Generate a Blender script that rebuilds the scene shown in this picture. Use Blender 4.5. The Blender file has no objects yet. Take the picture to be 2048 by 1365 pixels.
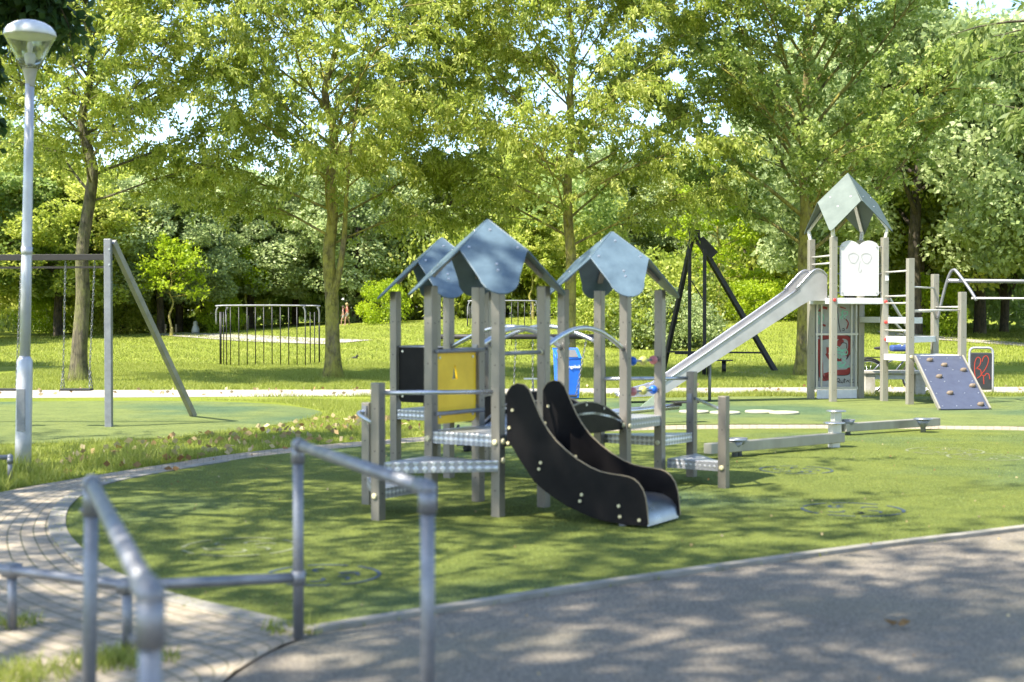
import bpy, bmesh, math, random
import numpy as np
from mathutils import Vector, Matrix
C = bpy.context.scene.collection
R = math.radians
sc = bpy.context.scene

# ------------------------------------------------------------------ camera, sky, sun, exposure
CAMZ = 1.6; PITCH = math.atan(50.5/2844.4)
cam = bpy.data.cameras.new('camera'); camo = bpy.data.objects.new('camera', cam); C.objects.link(camo)
cam.lens = 50; cam.sensor_width = 36; cam.clip_start = .05; cam.clip_end = 2000
camo.location = (0, 0, CAMZ); camo.rotation_euler = (math.pi/2-PITCH, 0, 0)
cam.dof.use_dof = True; cam.dof.focus_distance = 34; cam.dof.aperture_fstop = 2.0; cam.dof.aperture_blades = 9
sc.camera = camo
SUN_EL = 55; SUN_DX, SUN_DY = -0.84, -0.54          # where the sun stands (left, behind the camera)
sv = Vector((SUN_DX, SUN_DY, 0)).normalized()*math.cos(R(SUN_EL)); sv.z = math.sin(R(SUN_EL))
w = bpy.data.worlds.new('World'); sc.world = w; w.use_nodes = True
nt = w.node_tree; bg = nt.nodes['Background']
sky = nt.nodes.new('ShaderNodeTexSky'); sky.sky_type = 'NISHITA'; sky.sun_disc = False
sky.sun_elevation = R(SUN_EL); sky.sun_rotation = math.atan2(sv.x, sv.y)
sky.air_density = .9; sky.dust_density = .7; sky.ozone_density = 2.2
nt.links.new(sky.outputs[0], bg.inputs[0]); bg.inputs[1].default_value = 0.115
sl = bpy.data.lights.new('sun', 'SUN'); slo = bpy.data.objects.new('sun', sl); C.objects.link(slo)
sl.energy = 3.5; sl.angle = R(.55); sl.color = (1, .94, .82)
slo.rotation_euler = sv.to_track_quat('Z', 'Y').to_euler()
sc.view_settings.view_transform = 'Standard'; sc.view_settings.look = 'None'
sc.view_settings.exposure = 2.05; sc.view_settings.gamma = 1
sc.cycles.max_bounces = 10; sc.cycles.diffuse_bounces = 6; sc.cycles.transparent_max_bounces = 8

# ------------------------------------------------------------------ helpers
def ray(px, py):
    x = (px-1024)/2844.4; v = (682.5-py)/2844.4
    return Vector((x, math.cos(PITCH)+v*math.sin(PITCH), -math.sin(PITCH)+v*math.cos(PITCH)))
def gp(px, py, z=0.0):
    d = ray(px, py); t = (z-CAMZ)/d.z
    return Vector((d.x*t, d.y*t, z))
HK = [(-3000, .5), (0, .6), (420, .8), (600, 1.1), (900, 1.6), (1300, 1.9), (1500, 2.3), (1720, 2.2), (1950, 1.3), (2300, 1.0), (5000, .8)]
def sstep(a, b, x):
    t = np.clip((x-a)/(b-a), 0, 1); return t*t*(3-2*t)
def hz(x, y):
    yy = max(float(y), 1.0); u = 1024+2844*x/yy
    h = np.interp(u, [k[0] for k in HK], [k[1] for k in HK])
    return float(h*sstep(42, 84, yy))
def gt(px, py):                                     # ground point on the terrain seen in that direction
    d = ray(px, py); t = 38.0
    while t < 200:
        p = Vector((0, 0, CAMZ))+d*t
        if p.z <= hz(p.x, p.y): return Vector((p.x, p.y, hz(p.x, p.y)))
        t += .25
    return Vector((p.x, p.y, hz(p.x, p.y)))

def tag(o, label=None, cat=None, group=None, kind=None):
    if label: o['label'] = label
    if cat: o['category'] = cat
    if group: o['group'] = group
    if kind: o['kind'] = kind
    return o
def empty(name, loc, label, cat, group=None, rz=0):
    o = bpy.data.objects.new(name, None); C.objects.link(o); o.location = loc; o.rotation_euler = (0, 0, rz)
    o.empty_display_size = .2
    return tag(o, label, cat, group)
def kids(o): return [c for c in bpy.data.objects if c.parent == o]
def copy_tree(o, parent=None):
    c = o.copy(); C.objects.link(c)
    if parent: c.parent = parent
    for k in kids(o): copy_tree(k, c)
    return c

class MB:
    """collects simple shapes into one mesh; coordinates are world minus origin"""
    def __init__(s, org=(0, 0, 0)): s.v = []; s.f = []; s.sm = []; s.o = Vector(org)
    def add(s, vs, fs, smooth=False):
        n = len(s.v); s.v += [tuple(Vector(a)-s.o) for a in vs]
        s.f += [tuple(i+n for i in f) for f in fs]; s.sm += [smooth]*len(fs); return s
    def obox(s, c, hx, hy, hz_):                    # centre and three half vectors
        c = Vector(c); hx = Vector(hx); hy = Vector(hy); hz_ = Vector(hz_)
        vs = [c+a*hx+b*hy+d*hz_ for a in (-1, 1) for b in (-1, 1) for d in (-1, 1)]
        return s.add(vs, [(0, 1, 3, 2), (4, 6, 7, 5), (0, 4, 5, 1), (2, 3, 7, 6), (0, 2, 6, 4), (1, 5, 7, 3)])
    def box(s, c, dx, dy, dz, rz=0):
        ca, sa = math.cos(rz), math.sin(rz)
        return s.obox(c, (ca*dx/2, sa*dx/2, 0), (-sa*dy/2, ca*dy/2, 0), (0, 0, dz/2))
    def bar(s, a, b, wd, th=None):                  # rectangular bar between two points
        a = Vector(a); b = Vector(b); d = b-a; th = th or wd
        up = Vector((0, 0, 1)) if abs(d.normalized().z) < .98 else Vector((0, 1, 0))
        sd = d.cross(up).normalized(); u2 = sd.cross(d).normalized()
        return s.obox((a+b)/2, d/2, sd*wd/2, u2*th/2)
    def tube(s, pts, r, seg=10, caps=True, smooth=True):
        pts = [Vector(p) for p in pts]; rs = r if isinstance(r, (list, tuple)) else [r]*len(pts)
        vs = []; fs = []; ref = None
        for i, p in enumerate(pts):
            t = (pts[min(i+1, len(pts)-1)]-pts[max(i-1, 0)]).normalized()
            if ref is None: ref = Vector((0, 0, 1)) if abs(t.z) < .9 else Vector((1, 0, 0))
            n = (ref-t*ref.dot(t)).normalized(); b = t.cross(n); ref = n
            for k in range(seg):
                a = 2*math.pi*k/seg; vs.append(p+(n*math.cos(a)+b*math.sin(a))*rs[i])
        for i in range(len(pts)-1):
            for k in range(seg):
                k2 = (k+1) % seg; fs.append((i*seg+k, i*seg+k2, (i+1)*seg+k2, (i+1)*seg+k))
        s.add(vs, fs, smooth)
        if caps:
            n = len(s.v)-len(vs)
            s.f.append(tuple(n+k for k in range(seg))[::-1]); s.sm.append(False)
            s.f.append(tuple(n+(len(pts)-1)*seg+k for k in range(seg))); s.sm.append(False)
        return s
    def prism(s, poly, off, bev=0):                 # planar polygon (3-d points) pushed by vector off
        off = Vector(off); poly = [Vector(p) for p in poly]; n = len(poly)
        vs = poly+[p+off for p in poly]
        return s.add(vs, [tuple(range(n))[::-1], tuple(range(n, 2*n))]+[(i, (i+1) % n, n+(i+1) % n, n+i) for i in range(n)])
    def lathe(s, c, prof, seg=20, smooth=True, capb=True, capt=True):
        c = Vector(c); vs = []; fs = []
        for r, z in prof:
            for k in range(seg):
                a = 2*math.pi*k/seg; vs.append(c+Vector((r*math.cos(a), r*math.sin(a), z)))
        for i in range(len(prof)-1):
            for k in range(seg):
                k2 = (k+1) % seg; fs.append((i*seg+k, i*seg+k2, (i+1)*seg+k2, (i+1)*seg+k))
        s.add(vs, fs, smooth); n = len(s.v)-len(vs)
        if capb: s.f.append(tuple(n+k for k in range(seg))[::-1]); s.sm.append(False)
        if capt: s.f.append(tuple(n+(len(prof)-1)*seg+k for k in range(seg))); s.sm.append(False)
        return s
    def ball(s, c, r, seg=12, sq=(1, 1, 1)):
        c = Vector(c); vs = []; fs = []; m = seg//2
        for i in range(m+1):
            th = math.pi*i/m
            for k in range(seg):
                a = 2*math.pi*k/seg
                vs.append(c+Vector((r*sq[0]*math.sin(th)*math.cos(a), r*sq[1]*math.sin(th)*math.sin(a), r*sq[2]*math.cos(th))))
        for i in range(m):
            for k in range(seg):
                k2 = (k+1) % seg; fs.append((i*seg+k, (i+1)*seg+k, (i+1)*seg+k2, i*seg+k2))
        return s.add(vs, fs, True)
    def disc(s, c, n, r, th, seg=14):               # round bolt head / disc pushed along n
        c = Vector(c); n = Vector(n).normalized(); return s.tube([c, c+n*th], r, seg, True, True)
    def build(s, name, mt, parent=None, bevel=0):
        me = bpy.data.meshes.new(name); me.from_pydata(s.v, [], s.f); me.update()
        me.polygons.foreach_set('use_smooth', s.sm)
        bm = bmesh.new(); bm.from_mesh(me); bmesh.ops.remove_doubles(bm, verts=bm.verts, dist=1e-5)
        bmesh.ops.recalc_face_normals(bm, faces=bm.faces); bm.to_mesh(me); bm.free()
        me.materials.append(mt)
        o = bpy.data.objects.new(name, me); C.objects.link(o)
        if parent is not None: o.parent = parent
        else: o.location = s.o
        if bevel:
            m = o.modifiers.new('bevel', 'BEVEL'); m.width = bevel; m.segments = 2; m.limit_method = 'ANGLE'; m.angle_limit = R(40)
        return o
def crom(pts, n=6, closed=False):                   # smooth curve through points
    pts = [Vector(p) for p in pts]; o = []; N = len(pts)
    for i in range(N if closed else N-1):
        g = lambda k: pts[k % N] if closed else pts[max(0, min(N-1, k))]
        p0, p1, p2, p3 = g(i-1), g(i), g(i+1), g(i+2)
        for k in range(n):
            t = k/n
            o.append(.5*((2*p1)+(p2-p0)*t+(2*p0-5*p1+4*p2-p3)*t*t+(3*p1-p0-3*p2+p3)*t**3))
    if not closed: o.append(pts[-1])
    return o

# ------------------------------------------------------------------ materials
MATS = {}
def nodes(name):
    m = bpy.data.materials.new(name); m.use_nodes = True; t = m.node_tree
    return m, t, t.nodes['Principled BSDF'], t.nodes.new, t.links.new
def ramp(t, fac, stops):
    r = t.nodes.new('ShaderNodeValToRGB'); cr = r.color_ramp
    while len(cr.elements) < len(stops): cr.elements.new(.5)
    for e, (p, c) in zip(cr.elements, stops): e.position = p; e.color = (*c, 1)
    t.links.new(fac, r.inputs[0]); return r.outputs[0]
def noise(t, vec, scale, detail=4, rough=.6, dist=0):
    n = t.nodes.new('ShaderNodeTexNoise'); n.inputs['Scale'].default_value = scale
    n.inputs['Detail'].default_value = detail; n.inputs['Roughness'].default_value = rough; n.inputs['Distortion'].default_value = dist
    t.links.new(vec, n.inputs['Vector']); return n.outputs['Fac']
def mapping(t, vec, sc_=(1, 1, 1), rot=(0, 0, 0)):
    n = t.nodes.new('ShaderNodeMapping'); n.inputs['Scale'].default_value = sc_; n.inputs['Rotation'].default_value = rot
    t.links.new(vec, n.inputs['Vector']); return n.outputs[0]
def mix(t, fac, a, b, mode='MIX'):
    n = t.nodes.new('ShaderNodeMix'); n.data_type = 'RGBA'; n.blend_type = mode
    for s, v in ((0, fac), (6, a), (7, b)):
        if isinstance(v, (int, float)): n.inputs[s].default_value = v
        elif isinstance(v, tuple): n.inputs[s].default_value = (*v, 1)
        else: t.links.new(v, n.inputs[s])
    return n.outputs[2]
def bump(t, h, st, dist, bsdf):
    n = t.nodes.new('ShaderNodeBump'); n.inputs['Strength'].default_value = st; n.inputs['Distance'].default_value = dist
    t.links.new(h, n.inputs['Height']); t.links.new(n.outputs[0], bsdf.inputs['Normal'])
def M(name, col, col2=None, rough=.5, metal=0, scale=6, bmp=0, bscale=60, stretch=(1, 1, 1), spec=.5):
    if name in MATS: return MATS[name]
    m, t, b, new, link = nodes(name)
    tc = t.nodes.new('ShaderNodeTexCoord').outputs['Object']; v = mapping(t, tc, stretch)
    c2 = col2 or tuple(x*.72 for x in col)
    n = noise(t, v, scale, 6, .65)
    link(ramp(t, n, [(.3, c2), (.68, col)]), b.inputs['Base Color'])
    rr = t.nodes.new('ShaderNodeMapRange'); link(n, rr.inputs[0]); rr.inputs[3].default_value = min(1, rough+.12); rr.inputs[4].default_value = max(.04, rough-.1)
    link(rr.outputs[0], b.inputs['Roughness'])
    b.inputs['Metallic'].default_value = metal; b.inputs['Specular IOR Level'].default_value = spec
    if bmp: bump(t, noise(t, v, bscale, 3), bmp, .01, b)
    MATS[name] = m; return m

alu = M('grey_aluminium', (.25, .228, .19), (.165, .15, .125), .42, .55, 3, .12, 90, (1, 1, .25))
alu_lt = M('pale_aluminium', (.62, .60, .55), (.5, .48, .44), .4, .4, 3, .1, 90, (1, 1, .25))
steel = M('stainless_steel', (.62, .63, .66), (.45, .46, .5), .28, .9, 5, .05, 60)
galv = M('galvanised_steel', (.28, .283, .295), (.19, .195, .21), .5, .6, 9, .1, 50)
chute = M('slide_steel', (.5, .5, .52), (.4, .4, .43), .24, .75, 3, .03, 30)
blackp = M('black_film_plywood', (.010, .009, .009), (.005, .0045, .005), .4, 0, 5, .15, 220, (1, 1, 1), .12)
plyedge = M('plywood_edge', (.34, .26, .15), (.22, .17, .1), .7, 0, 30)
yellow = M('yellow_plastic', (.95, .62, .012), (.8, .5, .01), .42, 0, 4)
roofb = M('blue_grey_roof_panel', (.105, .155, .19), (.055, .088, .115), .35, 0, 5, .05, 40, (1, 1, .5))
roofin = M('dark_roof_underside', (.03, .032, .034), None, .6)
roofg = M('grey_green_roof_panel', (.085, .115, .095), (.065, .09, .075), .6, 0, 4, .08, 60)
bolt = M('cream_plastic_cap', (.62, .56, .33), (.52, .46, .27), .45)
boltm = M('steel_bolt', (.6, .6, .6), None, .3, .8)
redcap = M('red_plastic_cap', (.6, .05, .04), None, .4)
hole = M('drill_hole', (.01, .01, .01), None, .8)
bl_bead = M('blue_bead', (.01, .12, .55), None, .4); ye_bead = M('yellow_bead', (.5, .48, .12), None, .45)
pk_bead = M('faded_red_bead', (.55, .18, .18), None, .45)
darksteel = M('dark_painted_steel', (.018, .018, .02), None, .45, .2)
brownsteel = M('weathered_brown_beam', (.035, .03, .028), (.022, .02, .018), .5, .2)
chain = M('chain_steel', (.3, .3, .3), (.14, .14, .14), .4, .8)
rubber = M('black_rubber', (.02, .02, .022), None, .75)
binblue = M('blue_bin_plastic', (.02, .16, .68), (.015, .12, .58), .4, 0, 3)
bindark = M('bin_flap_grey', (.13, .13, .13), None, .6)
whitep = M('white_painted_metal', (.8, .8, .82), (.66, .66, .68), .4, 0, 8)
whitepanel = M('white_play_panel', (.66, .645, .64), (.58, .565, .56), .5, 0, 5)
concrete = M('pale_concrete', (.5, .47, .42), (.3, .27, .2), .85, 0, 5, .3, 60)
wallblue = M('blue_climbing_board', (.06, .07, .105), (.045, .053, .085), .5, 0, 7, .1, 120)
holdm = M('climbing_hold_resin', (.19, .145, .10), (.12, .09, .065), .7)
graybd = M('grey_board', (.36, .37, .39), (.29, .3, .32), .6, 0, 4)
grred = M('spray_dark_red', (.30, .035, .035), (.2, .02, .02), .6); grblk = M('spray_black', (.03, .02, .03), None, .6)
grteal = M('spray_mint', (.25, .62, .48), None, .6); grorange = M('spray_orange_red', (.5, .05, .025), None, .6)
skin = M('skin', (.45, .26, .18), None, .6); hairm = M('blond_hair', (.5, .36, .16), None, .7); hairb = M('brown_hair', (.1, .06, .04), None, .7)
clred = M('red_cloth', (.38, .012, .018), None, .85); clwhite = M('white_cloth', (.5, .47, .48), None, .85); cldark = M('dark_violet_cloth', (.02, .015, .04), None, .85)
slatew = M('weathered_wood', (.32, .26, .18), (.2, .16, .1), .8, 0, 8, .2, 60, (1, 1, .2))
greenm = M('faded_green_plate', (.5, .58, .42), None, .5)

def tread():                                        # raised diamond tread pattern
    m, t, b, new, link = nodes('diamond_tread_aluminium'); tc = new('ShaderNodeTexCoord').outputs['Object']
    rot = mapping(t, tc, (1, 1, 1), (0, 0, -math.atan2(.83, .56)))
    sp = new('ShaderNodeSeparateXYZ'); link(rot, sp.inputs[0]); cs = []
    for i in range(3):
        a = new('ShaderNodeMath'); a.operation = 'MULTIPLY'; a.inputs[1].default_value = 2*math.pi/.05; link(sp.outputs[i], a.inputs[0])
        c = new('ShaderNodeMath'); c.operation = 'COSINE'; link(a.outputs[0], c.inputs[0]); cs.append(c.outputs[0])
    s = cs[0]
    for c in cs[1:]:
        a = new('ShaderNodeMath'); a.operation = 'ADD'; link(s, a.inputs[0]); link(c, a.inputs[1]); s = a.outputs[0]
    mr = new('ShaderNodeMapRange'); link(s, mr.inputs[0]); mr.inputs[1].default_value = -.6; mr.inputs[2].default_value = 1.6
    link(ramp(t, mr.outputs[0], [(.25, (.34, .34, .36)), (.7, (.62, .62, .62))]), b.inputs['Base Color'])
    b.inputs['Metallic'].default_value = .6; b.inputs['Roughness'].default_value = .38
    bump(t, mr.outputs[0], .6, .006, b); return m
treadm = tread()

def leafmat(name, stops, trans=.42, rough=.5):
    m, t, b, new, link = nodes(name)
    at = new('ShaderNodeAttribute'); at.attribute_name = 'rnd'
    col = ramp(t, at.outputs['Fac'], stops); link(col, b.inputs['Base Color'])
    b.inputs['Roughness'].default_value = rough; b.inputs['Specular IOR Level'].default_value = .35
    tr = new('ShaderNodeBsdfTranslucent'); hs = new('ShaderNodeHueSaturation'); hs.inputs['Value'].default_value = 1.7; hs.inputs['Hue'].default_value = .497
    link(col, hs.inputs['Color']); link(hs.outputs[0], tr.inputs[0])
    mx = new('ShaderNodeMixShader'); mx.inputs[0].default_value = trans
    link(b.outputs[0], mx.inputs[1]); link(tr.outputs[0], mx.inputs[2]); link(mx.outputs[0], t.nodes['Material Output'].inputs[0])
    return m
lf_cherry = leafmat('cherry_leaves', [(0, (.13, .18, .025)), (.5, (.28, .33, .05)), (1, (.52, .53, .17))], .52)
lf_maple = leafmat('maple_leaves', [(0, (.11, .165, .028)), (.5, (.225, .29, .055)), (1, (.42, .46, .17))], .48)
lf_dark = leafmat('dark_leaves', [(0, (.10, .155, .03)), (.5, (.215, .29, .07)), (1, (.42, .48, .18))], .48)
lf_mid = leafmat('mid_leaves', [(0, (.14, .19, .025)), (.5, (.30, .35, .05)), (1, (.52, .53, .14))], .5)
lf_grey = leafmat('grey_green_leaves', [(0, (.11, .155, .05)), (.5, (.26, .32, .12)), (1, (.50, .56, .28))], .42, .45)
lf_lime = leafmat('lime_leaves', [(0, (.16, .23, .01)), (.5, (.27, .36, .015)), (1, (.38, .45, .03))], .5)
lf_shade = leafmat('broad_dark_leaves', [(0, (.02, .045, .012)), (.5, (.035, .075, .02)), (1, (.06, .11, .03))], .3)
lf_chest = leafmat('chestnut_leaves', [(0, (.07, .11, .02)), (.5, (.13, .19, .04)), (1, (.28, .32, .10))], .45)
grassm = leafmat('grass_blades', [(0, (.13, .155, .022)), (.5, (.23, .265, .04)), (1, (.38, .39, .11))], .4, .6)
litterm = leafmat('fallen_leaves', [(0, (.2, .10, .035)), (.4, (.33, .24, .11)), (1, (.46, .38, .22))], .15, .8)

def barkmat(name, c1, c2, moss, mossamt):
    m, t, b, new, link = nodes(name); tc = new('ShaderNodeTexCoord').outputs['Object']
    n1 = noise(t, mapping(t, tc, (9, 9, 1.6)), 1.6, 8, .7, .6); c = ramp(t, n1, [(.33, c2), (.6, c1)])
    n2 = noise(t, mapping(t, tc, (1, 1, .5)), 2.6, 6, .75)
    mr = new('ShaderNodeMapRange'); link(n2, mr.inputs[0]); mr.inputs[1].default_value = .60-mossamt; mr.inputs[2].default_value = .78-mossamt
    link(mix(t, mr.outputs[0], c, moss), b.inputs['Base Color']); b.inputs['Roughness'].default_value = .9
    bump(t, n1, 1, .09, b)
    n3 = noise(t, mapping(t, tc, (1, 1, .6)), 6.5, 5, .7); c3 = mix(t, 1.0, mix(t, mr.outputs[0], c, moss), ramp(t, n3, [(.34, (.38, .36, .34)), (.5, (1, 1, 1)), (.68, (1.3, 1.3, 1.2))]), 'MULTIPLY'); link(c3, b.inputs['Base Color']); return m
bark1 = barkmat('mossy_bark', (.26, .21, .11), (.09, .07, .04), (.30, .27, .05), .24)
bark2 = barkmat('brown_bark', (.16, .135, .08), (.05, .043, .028), (.15, .155, .045), .16)
barkd = barkmat('far_bark', (.11, .085, .06), (.035, .03, .022), (.12, .12, .05), .02)
birch = barkmat('birch_bark', (.6, .58, .54), (.12, .1, .1), (.5, .5, .46), .1)

def groundmats():
    d = {}
    # lawn
    m, t, b, new, link = nodes('lawn'); p = new('ShaderNodeTexCoord').outputs['Object']
    n1 = noise(t, p, .35, 5, .6); n2 = noise(t, p, 14, 6, .8)
    c1 = ramp(t, n1, [(.3, (.20, .24, .034)), (.55, (.26, .30, .042)), (.75, (.36, .36, .085))])
    c2 = ramp(t, n2, [(.32, (.5, .55, .4)), (.62, (1, 1, 1))])
    n3 = noise(t, p, 1.3, 8, .75); spots = ramp(t, n3, [(.66, (0, 0, 0)), (.74, (1, 1, 1))])
    link(mix(t, spots, mix(t, 1.0, c1, c2, 'MULTIPLY'), (.36, .32, .16)), b.inputs['Base Color'])
    b.inputs['Roughness'].default_value = .95; b.inputs['Specular IOR Level'].default_value = .1; bump(t, n2, 1, .05, b); d['lawn'] = m
    # artificial turf, two tones with teal fields
    for nm, a, bb in (('turf_green', (.165, .195, .042), .52), ('turf_teal', (.18, .215, .07), .48)):
        m, t, b, new, link = nodes(nm); p = new('ShaderNodeTexCoord').outputs['Object']
        n1 = noise(t, p, .23, 3, .5); n2 = noise(t, p, 60, 4, .85); n3 = noise(t, p, 2.2, 8, .75)
        c = mix(t, ramp(t, n1, [(bb, (0, 0, 0)), (bb+.12, (1, 1, 1))]), a, (.095, .15, .08))
        c = mix(t, 1.0, c, ramp(t, n2, [(.34, (.38, .42, .36)), (.66, (1.4, 1.36, 1.25))]), 'MULTIPLY')
        c = mix(t, 1.0, c, ramp(t, n3, [(.3, (.62, .68, .66)), (.5, (.95, .97, .93)), (.72, (1.2, 1.15, 1.05))]), 'MULTIPLY')
        link(c, b.inputs['Base Color']); b.inputs['Roughness'].default_value = .85; b.inputs['Specular IOR Level'].default_value = .2
        bump(t, n2, 1, .02, b); d[nm] = m
    # asphalt
    m, t, b, new, link = nodes('asphalt'); p = new('ShaderNodeTexCoord').outputs['Object']
    n1 = noise(t, p, .5, 5, .6); n2 = noise(t, p, 70, 4, .8); vo = new('ShaderNodeTexVoronoi'); vo.inputs['Scale'].default_value = 110; link(p, vo.inputs['Vector'])
    c = ramp(t, n1, [(.3, (.185, .158, .122)), (.7, (.25, .215, .168))])
    c = mix(t, 1.0, c, ramp(t, n2, [(.36, (.35, .35, .35)), (.66, (1.5, 1.48, 1.42))]), 'MULTIPLY')
    c = mix(t, ramp(t, vo.outputs['Color'], [(.8, (0, 0, 0)), (.9, (.35, .35, .35))]), c, (.45, .42, .38))
    ct = noise(t, mapping(t, p, (.5, .5, .5)), 1.1, 2, .4); 
    link(mix(t, ramp(t, ct, [(.5, (0, 0, 0)), (.7, (.35, .35, .35))]), c, (.20, .19, .1)), b.inputs['Base Color'])
    b.inputs['Roughness'].default_value = .85; bump(t, n2, .7, .01, b); d['asphalt'] = m
    # sand path
    m, t, b, new, link = nodes('sand_path'); p = new('ShaderNodeTexCoord').outputs['Object']
    n2 = noise(t, p, 9, 7, .75)
    link(ramp(t, n2, [(.3, (.24, .21, .17)), (.7, (.36, .33, .29))]), b.inputs['Base Color']); b.inputs['Roughness'].default_value = .95
    bump(t, n2, .5, .02, b); d['sand'] = m
    # clinker paving, laid along uv
    m, t, b, new, link = nodes('clinker_paving'); uv = new('ShaderNodeTexCoord').outputs['UV']; p = new('ShaderNodeTexCoord').outputs['Object']
    wob = mapping(t, uv, (1, 1, 1)); br = new('ShaderNodeTexBrick'); link(wob, br.inputs['Vector'])
    br.inputs['Scale'].default_value = 1; br.inputs['Brick Width'].default_value = .215; br.inputs['Row Height'].default_value = .108; br.inputs['Mortar Size'].default_value = .007
    br.inputs['Mortar Smooth'].default_value = .3; br.inputs['Color1'].default_value = (.38, .32, .24, 1); br.inputs['Color2'].default_value = (.285, .24, .18, 1); br.inputs['Mortar'].default_value = (.13, .12, .065, 1)
    n1 = noise(t, p, 1.1, 6, .7); n2 = noise(t, p, 40, 4, .8)
    c = mix(t, 1.0, br.outputs['Color'], ramp(t, n2, [(.3, (.72, .7, .68)), (.7, (1.2, 1.2, 1.18))]), 'MULTIPLY')
    c = mix(t, ramp(t, n1, [(.55, (0, 0, 0)), (.75, (.6, .6, .6))]), c, (.40, .35, .27))
    n4 = noise(t, p, 2.3, 8, .8); c = mix(t, ramp(t, n4, [(.66, (0, 0, 0)), (.74, (.8, .8, .8))]), c, (.12, .15, .035))
    link(c, b.inputs['Base Color']); b.inputs['Roughness'].default_value = .9
    a = new('ShaderNodeMath'); a.operation = 'MULTIPLY_ADD'; link(br.outputs['Fac'], a.inputs[0]); a.inputs[1].default_value = -1; link(n2, a.inputs[2])
    bump(t, a.outputs[0], .7, .012, b); d['brick'] = m
    return d
GM = groundmats()
kerbm = M('kerb_concrete', (.30, .275, .23), (.17, .16, .13), .85, 0, 4, .3, 80)

# ------------------------------------------------------------------ ground
def grid_ground():
    xs = np.concatenate([np.linspace(-260, -60, 14), np.linspace(-55, 55, 70), np.linspace(60, 260, 14)])
    ys = np.concatenate([np.linspace(-90, 40, 20), np.linspace(42, 130, 66), np.linspace(140, 420, 15)])
    vs = [(x, y, hz(x, y)) for y in ys for x in xs]; nx = len(xs)
    fs = [(j*nx+i, j*nx+i+1, (j+1)*nx+i+1, (j+1)*nx+i) for j in range(len(ys)-1) for i in range(nx-1)]
    b = MB(); b.add(vs, fs, True); return tag(b.build('ground', GM['lawn']), kind='structure')
grid_ground()
def sheet(name, pts, z, mt, label=None):
    bm = bmesh.new(); vs = [bm.verts.new((p[0], p[1], z)) for p in pts]; f = bm.faces.new(vs)
    bmesh.ops.recalc_face_normals(bm, faces=[f])
    if f.normal.z < 0: f.normal_flip()
    bmesh.ops.triangulate(bm, faces=bm.faces)
    me = bpy.data.meshes.new(name); bm.to_mesh(me); bm.free(); me.materials.append(mt)
    o = bpy.data.objects.new(name, me); C.objects.link(o); return tag(o, kind='structure')
def strip(name, A, B, z, mt, terrain=False):        # band between two curves, uv in metres along / across
    A = [Vector((p[0], p[1], 0)) for p in A]; B = [Vector((p[0], p[1], 0)) for p in B]; n = len(A); K = 5
    vs = []; uv = []; s = 0
    for i in range(n):
        if i: s += (((A[i]+B[i])-(A[i-1]+B[i-1]))/2).length
        for k in range(K+1):
            p = A[i].lerp(B[i], k/K); zz = z+(hz(p.x, p.y) if terrain else 0)
            vs.append((p.x, p.y, zz)); uv.append((s, (A[i]-p).length))
    fs = [(i*(K+1)+k, i*(K+1)+k+1, (i+1)*(K+1)+k+1, (i+1)*(K+1)+k) for i in range(n-1) for k in range(K)]
    me = bpy.data.meshes.new(name); me.from_pydata(vs, [], fs); me.update()
    ul = me.uv_layers.new(name='uv')
    for l in me.loops: ul.data[l.index].uv = uv[l.vertex_index]
    bm = bmesh.new(); bm.from_mesh(me)
    for f in bm.faces:
        if f.normal.z < 0: f.normal_flip()
    bm.to_mesh(me); bm.free(); me.materials.append(mt)
    o = bpy.data.objects.new(name, me); C.objects.link(o); return tag(o, kind='structure')

inner = [gp(*p) for p in [(470, 1345), (560, 1295), (618, 1268), (500, 1238), (330, 1197), (205, 1148), (140, 1098), (114, 1055), (130, 1010), (190, 975), (300, 950), (450, 925), (600, 906), (850, 885), (1100, 870), (1350, 861), (1700, 859), (2048, 863), (2400, 875)]]
outer = [gp(*p) for p in [(300, 1500), (100, 1560), (-300, 1560), (-600, 1480), (-700, 1330), (-560, 1200), (-330, 1095), (-170, 1035), (0, 987), (165, 957), (300, 935), (450, 912), (600, 895), (850, 875), (1100, 861), (1350, 852), (1700, 851), (2048, 855), (2400, 866)]]
ic = crom(inner[2:], 8)
kerb_line = [gp(*p) for p in [(618, 1268), (850, 1230), (1300, 1160), (1700, 1104), (2048, 1061), (2600, 990), (3600, 905)]]
turf_poly = [(p.x, p.y) for p in ic]+[(14.5, 18.4)]+[(p.x, p.y) for p in kerb_line[::-1][:-1]]
sheet('turf', turf_poly, .012, GM['turf_green'])
strip('brick_path', crom(inner, 8), crom(outer, 8), .008, GM['brick'])
kl = [Vector((-1.9, 3.0, 0)), Vector((-1.55, 5.2, 0)), gp(470, 1345)]+kerb_line
sheet('asphalt', [(p.x, p.y) for p in crom(inner, 8)[:16]]+[(p.x, p.y) for p in kerb_line]+[(40, 16), (40, -40), (-3, -40), (-2.0, 2.0)], .0045, GM['asphalt'])
def band(line, wd):
    L = []; Rr = []
    for i, p in enumerate(line):
        t = (line[min(i+1, len(line)-1)]-line[max(i-1, 0)]).normalized(); n = Vector((-t.y, t.x, 0))
        L.append(p+n*wd/2); Rr.append(p-n*wd/2)
    return L, Rr
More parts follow.
